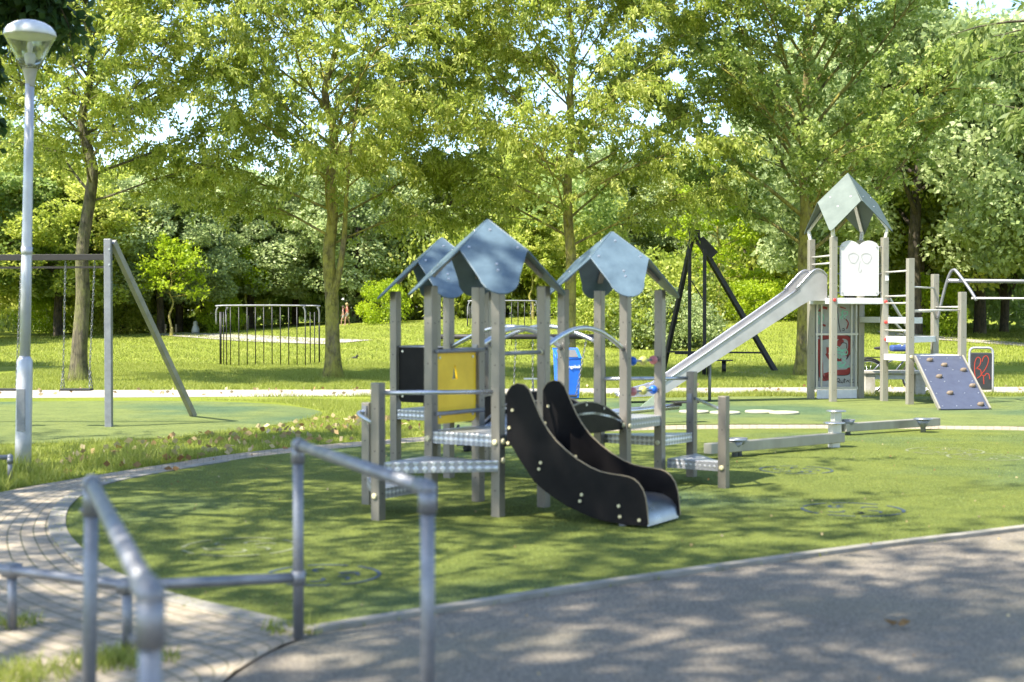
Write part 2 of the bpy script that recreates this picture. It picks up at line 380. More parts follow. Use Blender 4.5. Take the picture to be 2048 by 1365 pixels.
def kerb(name, line, wd, z0, z1):
    b = MB(); step = 1.0; acc = 0; pts = crom(line, 6); seg = [pts[0]]
    for p in pts[1:]:
        d = (p-seg[-1]).length; seg.append(p); acc += d
        if acc > step or p is pts[-1]:
            L, Rr = band(seg, wd); n = len(seg)
            a = [q.lerp(L[-1 if i else 0], 0) for i, q in enumerate(L)]
            t = (seg[-1]-seg[-2]).normalized()*.004
            L[-1] -= t; Rr[-1] -= t
            poly = L+Rr[::-1]
            b.prism([Vector((q.x, q.y, z0)) for q in poly], (0, 0, z1-z0)); seg = [p]; acc = 0
    o = b.build(name, kerbm, None, .004); return tag(o, kind='structure')
kerb('kerb', kerb_line, .08, -.05, .035)
kerb('path_edging', inner[2:12], .13, -.05, .022)
# sand path across the park, sand patch at the tree, far paths
strip('sand_path', [gp(-900, 795), gp(0, 797), gp(700, 793), gp(1250, 789), gp(1700, 787), gp(2400, 788)], [gp(-900, 778), gp(0, 781), gp(700, 780), gp(1250, 777), gp(1700, 775), gp(2400, 774)], .004, GM['sand'])
sheet('sand_patch', crom([gp(*p) for p in [(1455, 748), (1500, 739), (1590, 725), (1680, 720), (1700, 745), (1600, 750), (1520, 754)]], 6, True), .006, GM['sand'])
def farpath(pxs, wd):
    l = crom([gt(*p) for p in pxs], 6); l = [Vector((p.x, p.y, 0)) for p in l]; a, b = band(l, wd)
    strip('footpath', a, b, .03, GM['sand'], True)
farpath([(330, 668), (430, 674), (560, 681), (700, 686)], 2.6)
farpath([(1760, 668), (1850, 676), (1960, 685), (2150, 697)], 2.0)
farpath([(1160, 640), (1240, 641), (1330, 645)], 2.0)
# second turf field (behind), left turf field under the swings
t2 = crom([gp(*p) for p in [(870, 835), (950, 812), (1100, 800), (1300, 797), (1600, 793), (2048, 792), (2600, 795), (2500, 845), (2048, 854.0), (1700, 850), (1350, 850.5), (1100, 859), (930, 867), (860, 855)]], 5, True)
sheet('turf', t2, .0085, GM['turf_teal'])
t3 = crom([gp(*p) for p in [(-700, 812), (0, 805), (300, 803), (520, 808), (640, 824), (600, 842), (430, 868), (200, 885), (0, 890), (-700, 905)]], 5, True)
sheet('turf', t3, .0085, GM['turf_teal'])
# printed rings on the turf
navy = M('navy_turf_print', (.03, .055, .09), None, .85, 0, 30, .5, 90); pale = M('pale_turf_print', (.19, .21, .10), None, .85, 0, 30, .5, 90)
def ringmark(px, py, r, seed, mt=navy):
    rr = random.Random(seed); c = gp(px, py); b = MB()
    def arc(cx, cy, r0, r1, a0, a1):
        n = max(4, int((a1-a0)/.12)); vs = []
        for i in range(n+1):
            a = a0+(a1-a0)*i/n
            vs += [(cx+r0*math.cos(a), cy+r0*math.sin(a), .0165), (cx+r1*math.cos(a), cy+r1*math.sin(a), .0165)]
        b.add(vs, [(2*i, 2*i+1, 2*i+3, 2*i+2) for i in range(n)])
    a = 0
    while a < 6.0:
        l = rr.uniform(.5, 1.1); arc(c.x, c.y, r*.93, r, a, min(a+l, 6.25)); a += l+rr.uniform(.1, .25)
    for k in range(7):
        a = k*.9+rr.random(); arc(c.x+r*.45*math.cos(a), c.y+r*.45*math.sin(a), r*.14, r*.2, a, a+2.6)
    tag(b.build('turf_print', mt), kind='structure')
for i, (px, py, r, mt) in enumerate([(645, 1155, .36, navy), (1705, 1023, .42, navy), (1592, 943, .38, navy), (1890, 905, .45, pale), (1970, 917, .42, pale), (480, 1098, .4, pale)]): ringmark(px, py, r, i, mt)

# ------------------------------------------------------------------ foliage machinery
def quadmesh(name, V, mt, rnd, nv=4, parent=None, loc=None):
    n = len(V)//nv; me = bpy.data.meshes.new(name)
    me.vertices.add(n*nv); me.vertices.foreach_set('co', V.astype(np.float32).ravel())
    me.loops.add(n*nv); me.loops.foreach_set('vertex_index', np.arange(n*nv, dtype=np.int32))
    me.polygons.add(n); me.polygons.foreach_set('loop_start', np.arange(0, n*nv, nv, dtype=np.int32))
    me.update(calc_edges=True)
    a = me.attributes.new('rnd', 'FLOAT', 'FACE'); a.data.foreach_set('value', rnd.astype(np.float32))
    me.materials.append(mt); o = bpy.data.objects.new(name, me); C.objects.link(o)
    if parent: o.parent = parent
    if loc is not None: o.location = loc
    return o
def unit(a): return a/np.maximum(np.linalg.norm(a, axis=1, keepdims=True), 1e-6)
def leaves(P, D, L, W, rng, flat=.0):
    """pointed four-cornered leaves at P along D, slightly folded"""
    n = len(P); D = unit(D); r = rng.normal(size=(n, 3)); r[:, 2] *= (1-flat)
    S = unit(np.cross(D, r)); N = np.cross(S, D)
    L = L*rng.uniform(.7, 1.25, (n, 1)); W = W*rng.uniform(.7, 1.2, (n, 1))
    m = P+D*L*.45+N*L*.06
    V = np.stack([P, m+S*W/2, P+D*L, m-S*W/2], 1); return V.reshape(-1, 3)
def trunk_mesh(segs, name, mt, parent):
    b = MB()
    for pts, rs, sg in segs: b.tube(pts, rs, sg, False)
    return b.build(name, mt, parent)

def grow(seed, H, z0, r0, Rc, nl, e0, e1, nsub, ntw, nleaf, droop, LL, LW, lean=(0, 0), flare=1.35, prof=None, twl=.75, sag=0, second=None, zmin=None, lk=1, extra=()):
    rng = np.random.default_rng(seed); rr = random.Random(seed); segs = []
    n = 13; tp = []; trs = []
    for i in range(n):
        f = i/(n-1); z = H*f
        tp.append(Vector((lean[0]*f+rr.gauss(0, .05)*(f > .1)*(1+f), lean[1]*f+rr.gauss(0, .05)*(f > .1)*(1+f), z)))
        trs.append(r0*max(.06, (1-f)**.85)*(1+.05*rr.uniform(-1, 1)))
    tp2 = [tp[0]-Vector((0, 0, .1)), Vector((tp[0].x, tp[0].y, .12)), Vector((tp[0].x, tp[0].y, .45))]+tp[1:]
    trs2 = [r0*flare*1.1, r0*flare, r0*1.06]+trs[1:]
    segs.append((crom(tp2, 3), [trs2[min(len(trs2)-1, i//3)]*(1-(i % 3)/3)+trs2[min(len(trs2)-1, i//3+1)]*((i % 3)/3) for i in range((len(tp2)-1)*3+1)], 12))
    if second:                                       # second stem beside the trunk
        a, zf_ = second; pp = [Vector((0, 0, zf_*.75)), Vector((a*.55, -.05, zf_)), Vector((a, -.08, zf_+.9)), Vector((a*1.25, -.05, zf_+2.2)), Vector((a*2, 0, zf_+4.2)), Vector((a*3, .1, zf_+6.5))]
        segs.append((crom(pp, 3), [r0*(.5-.42*i/15) for i in range(16)], 8))
    def tat(z):
        f = max(0, min(.999, z/H))*(n-1); i = int(f); return tp[i].lerp(tp[i+1], f-i), trs[i]
    S = []; DD = []; LN = []
    for i in range(nl):
        f = (i+.3)/nl; z = z0+(H*.97-z0)*f**.95; st, tr = tat(z); az = i*2.39996+rr.uniform(-.3, .3)
        pf = prof(f) if prof else (.72+.9*f if f < .3 else 1.0-(f-.3)*.95)
        ln = Rc*pf*rr.uniform(.8, 1.15); e = e0+(e1-e0)*f+rr.uniform(-.12, .12)
        d = Vector((math.cos(az)*math.cos(e), math.sin(az)*math.cos(e), math.sin(e)))
        pts = [st]; m = 8; side = rr.uniform(-.06, .06)
        for k in range(m):
            d = (d+Vector((-d.y*side+rr.gauss(0, .07), d.x*side+rr.gauss(0, .07), rr.gauss(0, .05)-sag*(k/m)))).normalized()
            pts.append(pts[-1]+d*ln/m)
        lr = max(.012, min(tr*.55, .012+ln*.011))*lk; segs.append((pts, [lr*(1-.85*k/m) for k in range(m+1)], 6))
        for j in range(nsub):
            g = .22+.78*(j+rr.random())/nsub; k = min(m-1, int(g*m)); p = pts[k].lerp(pts[k+1], g*m-k if k < m else 0)
            dm = (pts[k+1]-pts[k]).normalized(); sd = dm.cross(Vector((0, 0, 1))).normalized()*(1 if j % 2 else -1)
            d2 = (dm*.75+sd*rr.uniform(.4, 1.1)+Vector((0, 0, rr.uniform(-.25, .45)))).normalized()
            l2 = ln*rr.uniform(.22, .42)*(1.15-.5*g)+.25; p2 = [p]; q = 4
            for a in range(q):
                d2 = (d2+Vector((rr.gauss(0, .1), rr.gauss(0, .1), rr.gauss(0, .08)-sag*.5))).normalized(); p2.append(p2[-1]+d2*l2/q)
            segs.append((p2, [max(.004, .4*lr*(1-.8*a/q)) for a in range(q+1)], 4))
            for tw in range(ntw):
                h = (tw+rr.random())/ntw; a = min(q-1, int(h*q)); ps = p2[a].lerp(p2[a+1], h*q-a)
                dt = ((p2[a+1]-p2[a]).normalized()*.7+Vector((rr.gauss(0, .6), rr.gauss(0, .6), rr.gauss(0, .35)-droop*.35))).normalized()
                S.append(ps); DD.append(dt); LN.append(twl*rr.uniform(.5, 1.15))
    for path in extra:
        path = [Vector(p) for p in path]; m = len(path)-1; segs.append((path, [.02*(1-.8*k/m) for k in range(m+1)], 5))
        for k in range(46):
            g = (rr.random()**.7)*m; i = min(m-1, int(g)); ps = path[i].lerp(path[i+1], g-i); dt = Vector((rr.gauss(0, .7), rr.gauss(0, .7), rr.gauss(-.3, .5))).normalized()
            S.append(ps); DD.append(dt); LN.append(.4*rr.uniform(.5, 1))
    S = np.array([tuple(s) for s in S]); DD = np.array([tuple(s) for s in DD]); LN = np.array(LN)
    T = len(S); idx = np.repeat(np.arange(T), nleaf); t = rng.uniform(.05, 1, (T*nleaf, 1))
    P = S[idx]+DD[idx]*LN[idx][:, None]*t; P[:, 2] -= droop*.22*(t[:, 0]**2)*LN[idx]
    P += rng.normal(size=P.shape)*.055
    D = DD[idx]*.6+rng.normal(size=P.shape)*.65; D[:, 2] -= droop
    if zmin is not None:
        k = P[:, 2] > zmin(P)+rng.uniform(-.3, .3, len(P)); P = P[k]; D = D[k]
    V = leaves(P, D, LL, LW, rng)
    base = np.repeat(rng.normal(.5, .16, T), nleaf)
    rnd = np.clip(rng.normal(.0, .17, T*nleaf)+base, 0, 1)
    if zmin is not None: rnd = rnd[k]
    return segs, V, rnd
def tree(name, loc, label, cat, G, bark, leafm, group=None):
    r = empty(name, loc, label, cat, group); segs, V, rnd = G
    trunk_mesh(segs, 'trunk', bark, r); quadmesh('crown', V, leafm, rnd, 4, r); return r

# ------------------------------------------------------------------ the four park trees in a row
p1 = gp(158, 764); p2 = gp(666, 758); p3 = gp(1140, 757); p4 = gp(1606, 752)
tree('park_tree', p1, 'thick dark trunked tree rising behind the left swing seats', 'tree',
     grow(11, 12.5, 4.3, .2, 5.6, 42, .45, 1.2, 11, 6, 44, .6, .14, .06, lean=(.3, .2), twl=.75, sag=.05, lk=.6, zmin=lambda P: 3.7+0*P[:, 0]), bark2, lf_cherry, 'row of park trees behind the playground')
tree('park_tree', p2, 'cherry tree with yellow mossy trunk left of the blue roofed playhouse', 'tree',
     grow(12, 12.5, 3.3, .20, 5.9, 44, .38, 1.2, 11, 6, 40, .8, .15, .058, lean=(-.15, .1), twl=.8, sag=.07, lk=.55, zmin=lambda P: 3.35+0*P[:, 0], second=(.3, 2.7)), bark1, lf_cherry, 'row of park trees behind the playground')
tree('park_tree', p3, 'cherry tree with brown trunk rising between the blue roofs', 'tree',
     grow(13, 12.5, 3.3, .17, 5.9, 44, .38, 1.2, 11, 6, 40, .8, .15, .058, lean=(-.1, .3), twl=.8, sag=.07, lk=.55, zmin=lambda P: 3.35+0*P[:, 0]), bark1, lf_cherry, 'row of park trees behind the playground')
tree('park_tree', p4, 'maple with steep fanning limbs behind the tower slide', 'tree',
     grow(14, 13.0, 3.1, .20, 6.2, 42, .6, 1.25, 11, 6, 40, .15, .12, .09, lean=(.1, 0), prof=lambda f: .8+.25*f if f < .6 else .95-(f-.6)*.9, twl=.7, lk=.8), bark1, lf_maple, 'row of park trees behind the playground')

# ------------------------------------------------------------------ shade trees beside and behind the camera, and the overhanging one at right
lift = lambda a, b, lo, hi: (lambda P: np.where(P[:, 0] > a, hi, np.where(P[:, 0] > b, lo+(hi-lo)*(P[:, 0]-b)/(a-b), lo)))
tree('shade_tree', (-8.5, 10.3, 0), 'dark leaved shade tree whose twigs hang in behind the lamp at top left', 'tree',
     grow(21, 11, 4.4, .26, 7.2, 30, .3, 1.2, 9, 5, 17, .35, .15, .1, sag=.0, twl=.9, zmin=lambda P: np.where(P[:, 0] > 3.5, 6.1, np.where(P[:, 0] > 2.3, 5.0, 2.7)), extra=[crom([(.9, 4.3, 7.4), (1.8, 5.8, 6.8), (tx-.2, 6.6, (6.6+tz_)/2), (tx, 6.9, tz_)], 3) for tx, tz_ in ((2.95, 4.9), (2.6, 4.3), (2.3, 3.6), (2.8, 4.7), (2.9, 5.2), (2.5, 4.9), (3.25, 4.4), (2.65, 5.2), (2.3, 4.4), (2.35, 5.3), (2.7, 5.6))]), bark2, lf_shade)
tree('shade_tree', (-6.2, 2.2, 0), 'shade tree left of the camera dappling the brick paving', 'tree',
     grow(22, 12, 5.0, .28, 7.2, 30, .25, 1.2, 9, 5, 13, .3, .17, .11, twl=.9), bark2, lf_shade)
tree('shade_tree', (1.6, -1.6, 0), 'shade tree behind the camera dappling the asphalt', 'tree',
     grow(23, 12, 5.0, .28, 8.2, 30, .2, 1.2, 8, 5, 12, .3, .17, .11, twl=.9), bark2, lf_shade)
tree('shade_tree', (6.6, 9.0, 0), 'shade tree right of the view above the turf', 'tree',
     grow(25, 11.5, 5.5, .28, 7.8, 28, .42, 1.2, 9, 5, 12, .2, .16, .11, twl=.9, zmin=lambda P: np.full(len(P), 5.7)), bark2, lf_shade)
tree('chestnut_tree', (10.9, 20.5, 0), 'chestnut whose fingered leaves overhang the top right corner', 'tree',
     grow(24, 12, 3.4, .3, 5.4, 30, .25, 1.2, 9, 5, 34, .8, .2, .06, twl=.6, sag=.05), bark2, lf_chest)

# ------------------------------------------------------------------ background wood: every tree a thing
def blob(seed, rx, rz, zc, ncl, nlf, cr, ll, lw):
    rng = np.random.default_rng(seed)
    u = rng.normal(size=(ncl, 3)); u = unit(u); rad = rng.uniform(.45, 1, (ncl, 1))**.5
    u[:, 2] = np.where(u[:, 2] < -.75, -u[:, 2], u[:, 2])
    cen = u*rad*np.array([rx, rx, rz]); cen[:, 2] += zc
    cr_ = cr*rng.uniform(.6, 1.35, ncl)
    idx = np.repeat(np.arange(ncl), nlf); q = unit(rng.normal(size=(ncl*nlf, 3)))
    P = cen[idx]+q*(cr_[idx][:, None])*rng.uniform(.35, 1, (ncl*nlf, 1))**.5*np.array([1, 1, .72])
    D = rng.normal(size=P.shape)*.8+q*.5; D[:, 2] -= .15
    V = leaves(P, D, ll, lw, rng, .35); b = np.repeat(rng.normal(.5, .17, ncl), nlf)
    return V, np.clip(b+rng.normal(0, .16, len(b)), 0, 1)
def far_trunk(seed, r0, H):
    rr = random.Random(seed); segs = [([Vector((rr.gauss(0, .04)*i, rr.gauss(0, .04)*i, H*i/6-.2)) for i in range(7)], [r0*1.25, r0, r0*.92, r0*.85, r0*.7, r0*.5, r0*.2], 9)]
    for k in range(7):
        a = k*2.4; z = H*(.38+.07*k); l = H*.3; segs.append(([Vector((0, 0, z)), Vector((math.cos(a)*l*.5, math.sin(a)*l*.5, z+l*.35)), Vector((math.cos(a)*l, math.sin(a)*l, z+l*.9))], [r0*.45, r0*.3, r0*.1], 5))
    return segs
protos = []
for i, (lm, rx, rz, zc) in enumerate([(lf_grey, 4.3, 5.0, 6.0), (lf_mid, 4.5, 4.7, 5.7), (lf_dark, 4.4, 5.0, 6.0), (lf_mid, 3.8, 5.2, 6.2), (lf_grey, 4.9, 4.9, 6.0)]):
    r = empty('woodland_tree', (0, 0, 0), 'x', 'tree')
    trunk_mesh(far_trunk(i, .2, 9), 'trunk', barkd, r)
    V, rn = blob(100+i, rx, rz, zc, 130, 380, .95, .21, .14); quadmesh('crown', V, lm, rn, 4, r); protos.append(r)
rw = random.Random(5); used = set()
def wood(kind, x, y, s, label, group=None, sz=None):
    global used
    o = protos[kind] if kind not in used else copy_tree(protos[kind]); used.add(kind)
    o.location = (x, y, hz(x, y)-.05); o.rotation_euler = (0, 0, rw.uniform(0, 6.28)); o.scale = (s, s, sz or s)
    o['label'] = label; o['category'] = 'tree'
    if group: o['group'] = group
    elif 'group' in o: del o['group']
G1 = 'trees of the wood closing off the lawn'
front = [(-40, 66, 2, 1.15, 'dark tree at the far left edge of the lawn'), (117, 66, 1, 1.0, 'woodland tree with trunk left of the thick swing tree'),
         (250, 72, 3, .95, 'narrow tree filling the gap left of the lime sapling'), (322, 68, 0, .9, 'grey green tree with trunk just left of the lime sapling'),
         (410, 74, 2, 1.0, 'dark tree behind the lime sapling'), (500, 73, 4, .95, 'woodland tree behind the rod climbing cage'),
         (590, 76, 2, .9, 'dark tree right of the rod climbing cage'), (712, 72, 0, 1.0, 'tree whose pale lit trunk stands right of the two walkers'),
         (800, 80, 2, 1.0, 'dark tree above the leftmost blue roof'), (900, 74, 4, .95, 'grey green tree behind the tallest blue roof'),
         (1010, 78, 3, 1.0, 'tree between the blue roofs in the wood edge'), (1090, 72, 1, .95, 'tree with slender trunk left of the second cherry'),
         (1190, 78, 0, 1.0, 'grey green tree above the right blue roof'), (1300, 80, 3, .9, 'narrow tree left of the black cableway frame'),
         (1400, 82, 2, .9, 'dark tree right behind the black cableway frame'), (1500, 76, 0, .85, 'tree over the clipped hedge left of the slide top'),
         (1590, 84, 4, .95, 'tree behind the maple trunk'), (1700, 60, 0, 1.12, 'tall grey green tree behind the pointed tower roof'),
         (1830, 56, 4, 1.25, 'large round grey green tree right of the tower roof'), (1960, 60, 1, 1.15, 'leafy tree behind the ladder steps'),
         (2080, 56, 4, 1.2, 'tree at the right edge of the wood above the litter bin')]
for px, d, k, s, lab in front: wood(k, (px-1024)/2844*d*1.1, d*1.1, s*1.1, lab, G1, s*(.86 if px < 1650 else 1.05))
for i in range(17):                                  # second, taller row behind
    px = -420+i*180+rw.uniform(-40, 40); d = rw.uniform(90, 100); hgt = .92 if px < 1560 else 1.3
    wood(rw.choice([0, 2, 1, 4, 2]), (px-1024)/2844*d, d, hgt, 'crown of the taller back row rising over the wood edge', 'back row of the wood', hgt)
for i, (x, y) in enumerate([(-33, 50), (-31, 62), (-38, 76), (34, 52), (31, 44), (40, 66), (-24, 40)]):
    wood([2, 1, 4, 0, 3, 2, 1][i], x, y, 1.15, 'side tree of the wood beyond the edge of the view', 'trees at the sides of the park')

# understorey: bushes and hedges
def bushmesh(seed, n, ll): return blob(seed, 1.6, 1.15, 1.0, 34, n, .55, ll, ll*.62)
bprot = []
for i, lm in enumerate([lf_mid, lf_lime, lf_dark, lf_grey]):
    V, rn = bushmesh(300+i, 150, .15); o = quadmesh('bush', V, lm, rn); bprot.append(o)
bused = set()
def bush(kind, px, py, s, label, group=None, sz=None, cat='bush', back=0):
    o = bprot[kind] if kind not in bused else bprot[kind].copy()
    if kind in bused: C.objects.link(o)
    bused.add(kind); p = gt(px, py) if py < 735 else gp(px, py); o.location = p*(1+back/max(p.y, 1)); o.location.z = hz(o.location.x, o.location.y)-.12; o.scale = (s, s, sz or s)
    o.rotation_euler = (0, 0, rw.uniform(0, 6)); tag(o, label, cat, group)
    if not group and 'group' in o: del o['group']
GB = 'bushes along the wood edge'
for px, py, k, s, lab in [(10, 664, 3, 1.9, 'bush at the far left edge of the lawn'), (75, 664, 0, 1.6, 'bush between the lamp post and the thick tree'), (200, 664, 0, 1.5, 'bush right behind the thick swing tree'),
      (262, 664, 3, 1.3, 'bush behind the slanting swing leg'), (300, 664, 0, 1.2, 'bush left of the lime sapling trunk'), (395, 660, 0, 1.7, 'bush beside the pale leaning birch'), (450, 655, 0, 1.6, 'bush behind the left end of the rod cage'),
      (545, 648, 2, 1.7, 'dark bush behind the middle of the rod cage'), (610, 644, 2, 1.8, 'dark bush behind the right end of the rod cage'), (650, 642, 2, 1.7, 'dark bush behind the mossy cherry trunk'), (735, 642, 3, 1.9, 'grey green bush right of the walkers tree'),
      (790, 642, 3, 1.5, 'grey green bush left of the playhouse'), (845, 640, 0, 1.5, 'bush between the two left playhouse posts'), (925, 640, 0, 1.5, 'bush seen under the left roofs'), (1040, 634, 0, 1.6, 'bush behind the distant rod cage'), (1110, 632, 0, 1.6, 'bush left of the brown cherry trunk'),
      (1180, 640, 0, 1.5, 'bush right of the brown cherry trunk'), (1560, 616, 0, 1.7, 'bush above the clipped hedge'), (1470, 612, 3, 1.6, 'bush behind the bench stakes'), (1650, 616, 0, 1.7, 'bush behind the graffiti wall'), (1770, 640, 0, 1.5, 'bush behind the ladder'),
      (1850, 648, 0, 1.5, 'bush between the ladder posts'), (1935, 660, 2, 2.1, 'dark bush left of the forked trunk'), (2030, 662, 2, 2.0, 'dark bush at the right edge'), (870, 640, 0, 1.6, 'bush behind the black play panel'), (980, 636, 3, 1.6, 'bush behind the blue arches')]:
    bush(k, px, py+3, s*1.1, lab, GB, s*1.55, back=4)
for px, py, k, s, lab in [(1225, 692, 0, 1.05, 'leafy shrub right of the blue bin, nearest the left'), (1265, 694, 0, 1.25, 'tall leafy shrub seen between the right playhouse posts'), (1300, 695, 3, 1.1, 'shrub just left of the cableway legs'), (1345, 697, 3, .95, 'pale shrub between the cableway legs'),
      (1380, 697, 3, .75, 'small pale shrub at the cableway post'), (1290, 660, 0, 1.5, 'larger shrub behind the lawn shrubs'), (1240, 655, 1, 1.0, 'lime shrub behind the lawn shrubs'), (1345, 650, 0, 1.4, 'shrub left of the far bench')]:
    bush(k, px, py, s, lab, 'shrubs in the middle of the lawn')
for px, py, s, lab in [(1500, 640, .85, 'yellow green clipped shrub left of the slide'), (1540, 640, .85, 'yellow green clipped shrub under the slide top'), (1590, 640, .8, 'yellow green clipped shrub beside the maple trunk'), (1735, 640, .8, 'yellow green clipped shrub beside the graffiti wall')]:
    bush(1, px, py, s, lab, 'yellow green clipped shrubs', s*1.0)
for px, py, k, s, lab in [(90, 668, 1, .9, 'lime bush in front of the wood left of the thick tree'), (225, 668, 0, 1.0, 'low sunlit bush right of the thick tree'), (445, 664, 1, .7, 'low lime bush by the birch stump'), (770, 648, 1, .8, 'lime bush beside the leftmost playhouse post'), (1160, 640, 1, .8, 'lime bush behind the right cherry'), (1860, 668, 1, .9, 'lime bush seen between the ladder posts')]:
    bush(k, px, py, s, lab, 'sunlit bushes at the foot of the wood', s*1.3)
for px, lab in [(880, 'low red leaved shrub behind the black panel'), (945, 'low red leaved shrub under the arches'), (1060, 'low green shrub left of the blue bin')]: bush(0, px, 697, .4, lab, 'low shrubs on the lawn')
def hedge(pxa, pya, pxb, pyb, h, d, mt, label):
    a = gt(pxa, pya); b = gt(pxb, pyb); rng = np.random.default_rng(9); L = (b-a).length; n = int(L*420)
    t = rng.uniform(0, 1, (n, 1)); P = np.array(a)+(np.array(b)-np.array(a))*t; P[:, 1] += rng.uniform(0, d, n); P[:, 2] += h*rng.uniform(0, 1, n)**.6
    V = leaves(P, rng.normal(size=P.shape), .16, .1, rng); tag(quadmesh('hedge', V, mt, rng.uniform(0, 1, n)), label, 'hedge')
hedge(190, 667, 320, 667, .9, 1.2, lf_mid, 'low clipped hedge behind the thick tree')
hedge(330, 662, 430, 663, .7, 1, lf_dark, 'low dark hedge behind the lime sapling')

def young(px, py, H, seed, label, leafm, Rc, z0, r0=.07, nlf=22):
    p = gt(px, py) if py < 740 else gp(px, py)
    return tree('young_tree', p, label, 'tree', grow(seed, H, z0, r0, Rc, 16, .2, 1.0, 6, 4, nlf, .2, .2, .11, twl=.6), bark1, leafm)
young(343, 673, 4.2, 41, 'bright lime green sapling left of the rod cage', lf_lime, 1.9, 1.9, nlf=8)
young(492, 660, 4.0, 42, 'pale green sapling between stakes behind the rod cage', lf_lime, 1.1, 2.2, nlf=10)
young(1440, 632, 6.8, 43, 'bright yellow green young tree right of the cableway frame', lf_lime, 2.7, 1.6, .1)
young(1066, 640, 4.6, 44, 'slender young tree seen between the blue arches', lf_mid, 1.2, 2.2)
# forked trunks seen in the wood
def forktrunk(px, py, r0, H, label, mt=barkd, fork=True, lean=0):
    p = gt(px, py); r = empty('woodland_tree', p, label, 'tree', None)
    s = [([Vector((0, 0, -.2)), Vector((0, 0, .2)), Vector((.05+lean*.2, 0, H*.3)), Vector((lean*.5, 0, H*.6)), Vector((lean, 0, H))], [r0*1.4, r0*1.1, r0, r0*.8, r0*.5], 10)]
    if fork: s.append(([Vector((0, 0, H*.25)), Vector((.5, .2, H*.45)), Vector((1.1, .3, H*.9))], [r0*.7, r0*.6, r0*.3], 8)); s.append(([Vector((0, 0, H*.3)), Vector((-.4, 0, H*.5)), Vector((-1.0, .2, H*.95))], [r0*.6, r0*.5, r0*.3], 8))
    trunk_mesh(s, 'trunk', mt, r); V, rn = blob(int(px), 2.2, 1.4, H+.8, 22, 120, .8, .24, .15); quadmesh('crown', V, lf_dark, rn, 4, r)
forktrunk(358, 664, .2, 5, 'dark twin trunked tree right of the lime sapling')
forktrunk(1512, 613, .16, 4.5, 'dark many stemmed tree above the clipped hedge')
forktrunk(1838, 662, .26, 6, 'thick dark trunk seen between the ladder posts')
forktrunk(2008, 665, .2, 5, 'forked trunk right of the litter bin')
forktrunk(1138, 640, .13, 5, 'dark slim trunk behind the brown cherry', fork=False)
b_ = gt(420, 655); r = empty('birch_snag', b_, 'pale leaning banded birch stump left of the rod cage', 'tree')
trunk_mesh([([Vector((0, 0, -.1)), Vector((.12, 0, .9)), Vector((.38, 0, 1.75))], [.2, .17, .12], 9), ([Vector((.36, 0, 1.6)), Vector((.7, 0, 1.35))], [.07, .04], 6)], 'trunk', birch, r)

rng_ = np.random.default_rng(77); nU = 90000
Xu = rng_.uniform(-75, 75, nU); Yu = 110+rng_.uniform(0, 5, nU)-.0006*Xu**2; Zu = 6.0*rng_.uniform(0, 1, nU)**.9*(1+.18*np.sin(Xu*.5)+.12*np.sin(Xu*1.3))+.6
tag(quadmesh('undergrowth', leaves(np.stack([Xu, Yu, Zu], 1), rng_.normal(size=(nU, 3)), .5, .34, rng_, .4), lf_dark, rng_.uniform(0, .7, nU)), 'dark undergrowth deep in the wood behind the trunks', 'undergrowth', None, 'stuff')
# ------------------------------------------------------------------ grass blades, fallen leaves
def inpoly(P, poly):
    x, y = P[:, 0], P[:, 1]; c = np.zeros(len(P), bool); n = len(poly); j = n-1
    for i in range(n):
        xi, yi = poly[i][0], poly[i][1]; xj, yj = poly[j][0], poly[j][1]
        m = ((yi > y) != (yj > y)) & (x < (xj-xi)*(y-yi)/((yj-yi) if yj != yi else 1e-9)+xi); c ^= m; j = i
    return c
def blades(name, region, excl, n, h, wd, seed, clump=0, label=None, mt=grassm, hvar=.5):
    rng = np.random.default_rng(seed); x0, x1, y0, y1 = region
    y = y0+(y1-y0)*rng.uniform(0, 1, n)**1.15; x = rng.uniform(-1, 1, n)*0+rng.uniform(x0, x1, n)
    k = np.abs(x) < (.40*y+1.0); x, y = x[k], y[k]
    P = np.stack([x, y, np.zeros(len(x))], 1)
    for e, inside in excl: P = P[inpoly(P, e) == inside]
    if clump:
        c = np.sin(P[:, 0]*2.1+3*np.sin(P[:, 1]*1.3))+np.sin(P[:, 1]*2.7+2*np.sin(P[:, 0]*1.9)); P = P[(c+rng.normal(0, .7, len(P))) > clump-1]
    m = len(P); P[:, 2] = np.array([hz(a, b) if b > 42 else 0 for a, b in P[:, :2]])+(.012 if 'turf' in name else 0)
    H = h*rng.uniform(1-hvar, 1+hvar, (m, 1))*(1+.35*np.sin(P[:, :1]*3.1+P[:, 1:2]*1.7)); W = wd*rng.uniform(.6, 1.2, (m, 1))
    a = rng.uniform(0, 6.28, (m, 1)); S = np.hstack([np.cos(a), np.sin(a), np.zeros((m, 1))]); l = rng.normal(size=(m, 3))*.45; l[:, 2] = 1
    V = np.stack([P-S*W/2, P+S*W/2, P+l*H], 1).reshape(-1, 3)
    o = quadmesh(name, V, mt, np.clip(rng.normal(.5, .22, m), 0, 1), 3); tag(o, label, 'grass', None, 'stuff'); return o
outp = [(p.x, p.y) for p in crom(outer, 6)]+[(20, 60), (-40, 60), (-40, 10)]
t2p = [(p.x, p.y) for p in t2]; t3p = [(p.x, p.y) for p in t3]
sandp = [(p.x, p.y) for p in [gp(-900, 796), gp(0, 797), gp(700, 793), gp(1250, 789), gp(1700, 787), gp(2400, 788), gp(2400, 774), gp(1700, 775), gp(1250, 777), gp(700, 780), gp(0, 781), gp(-900, 778)]]
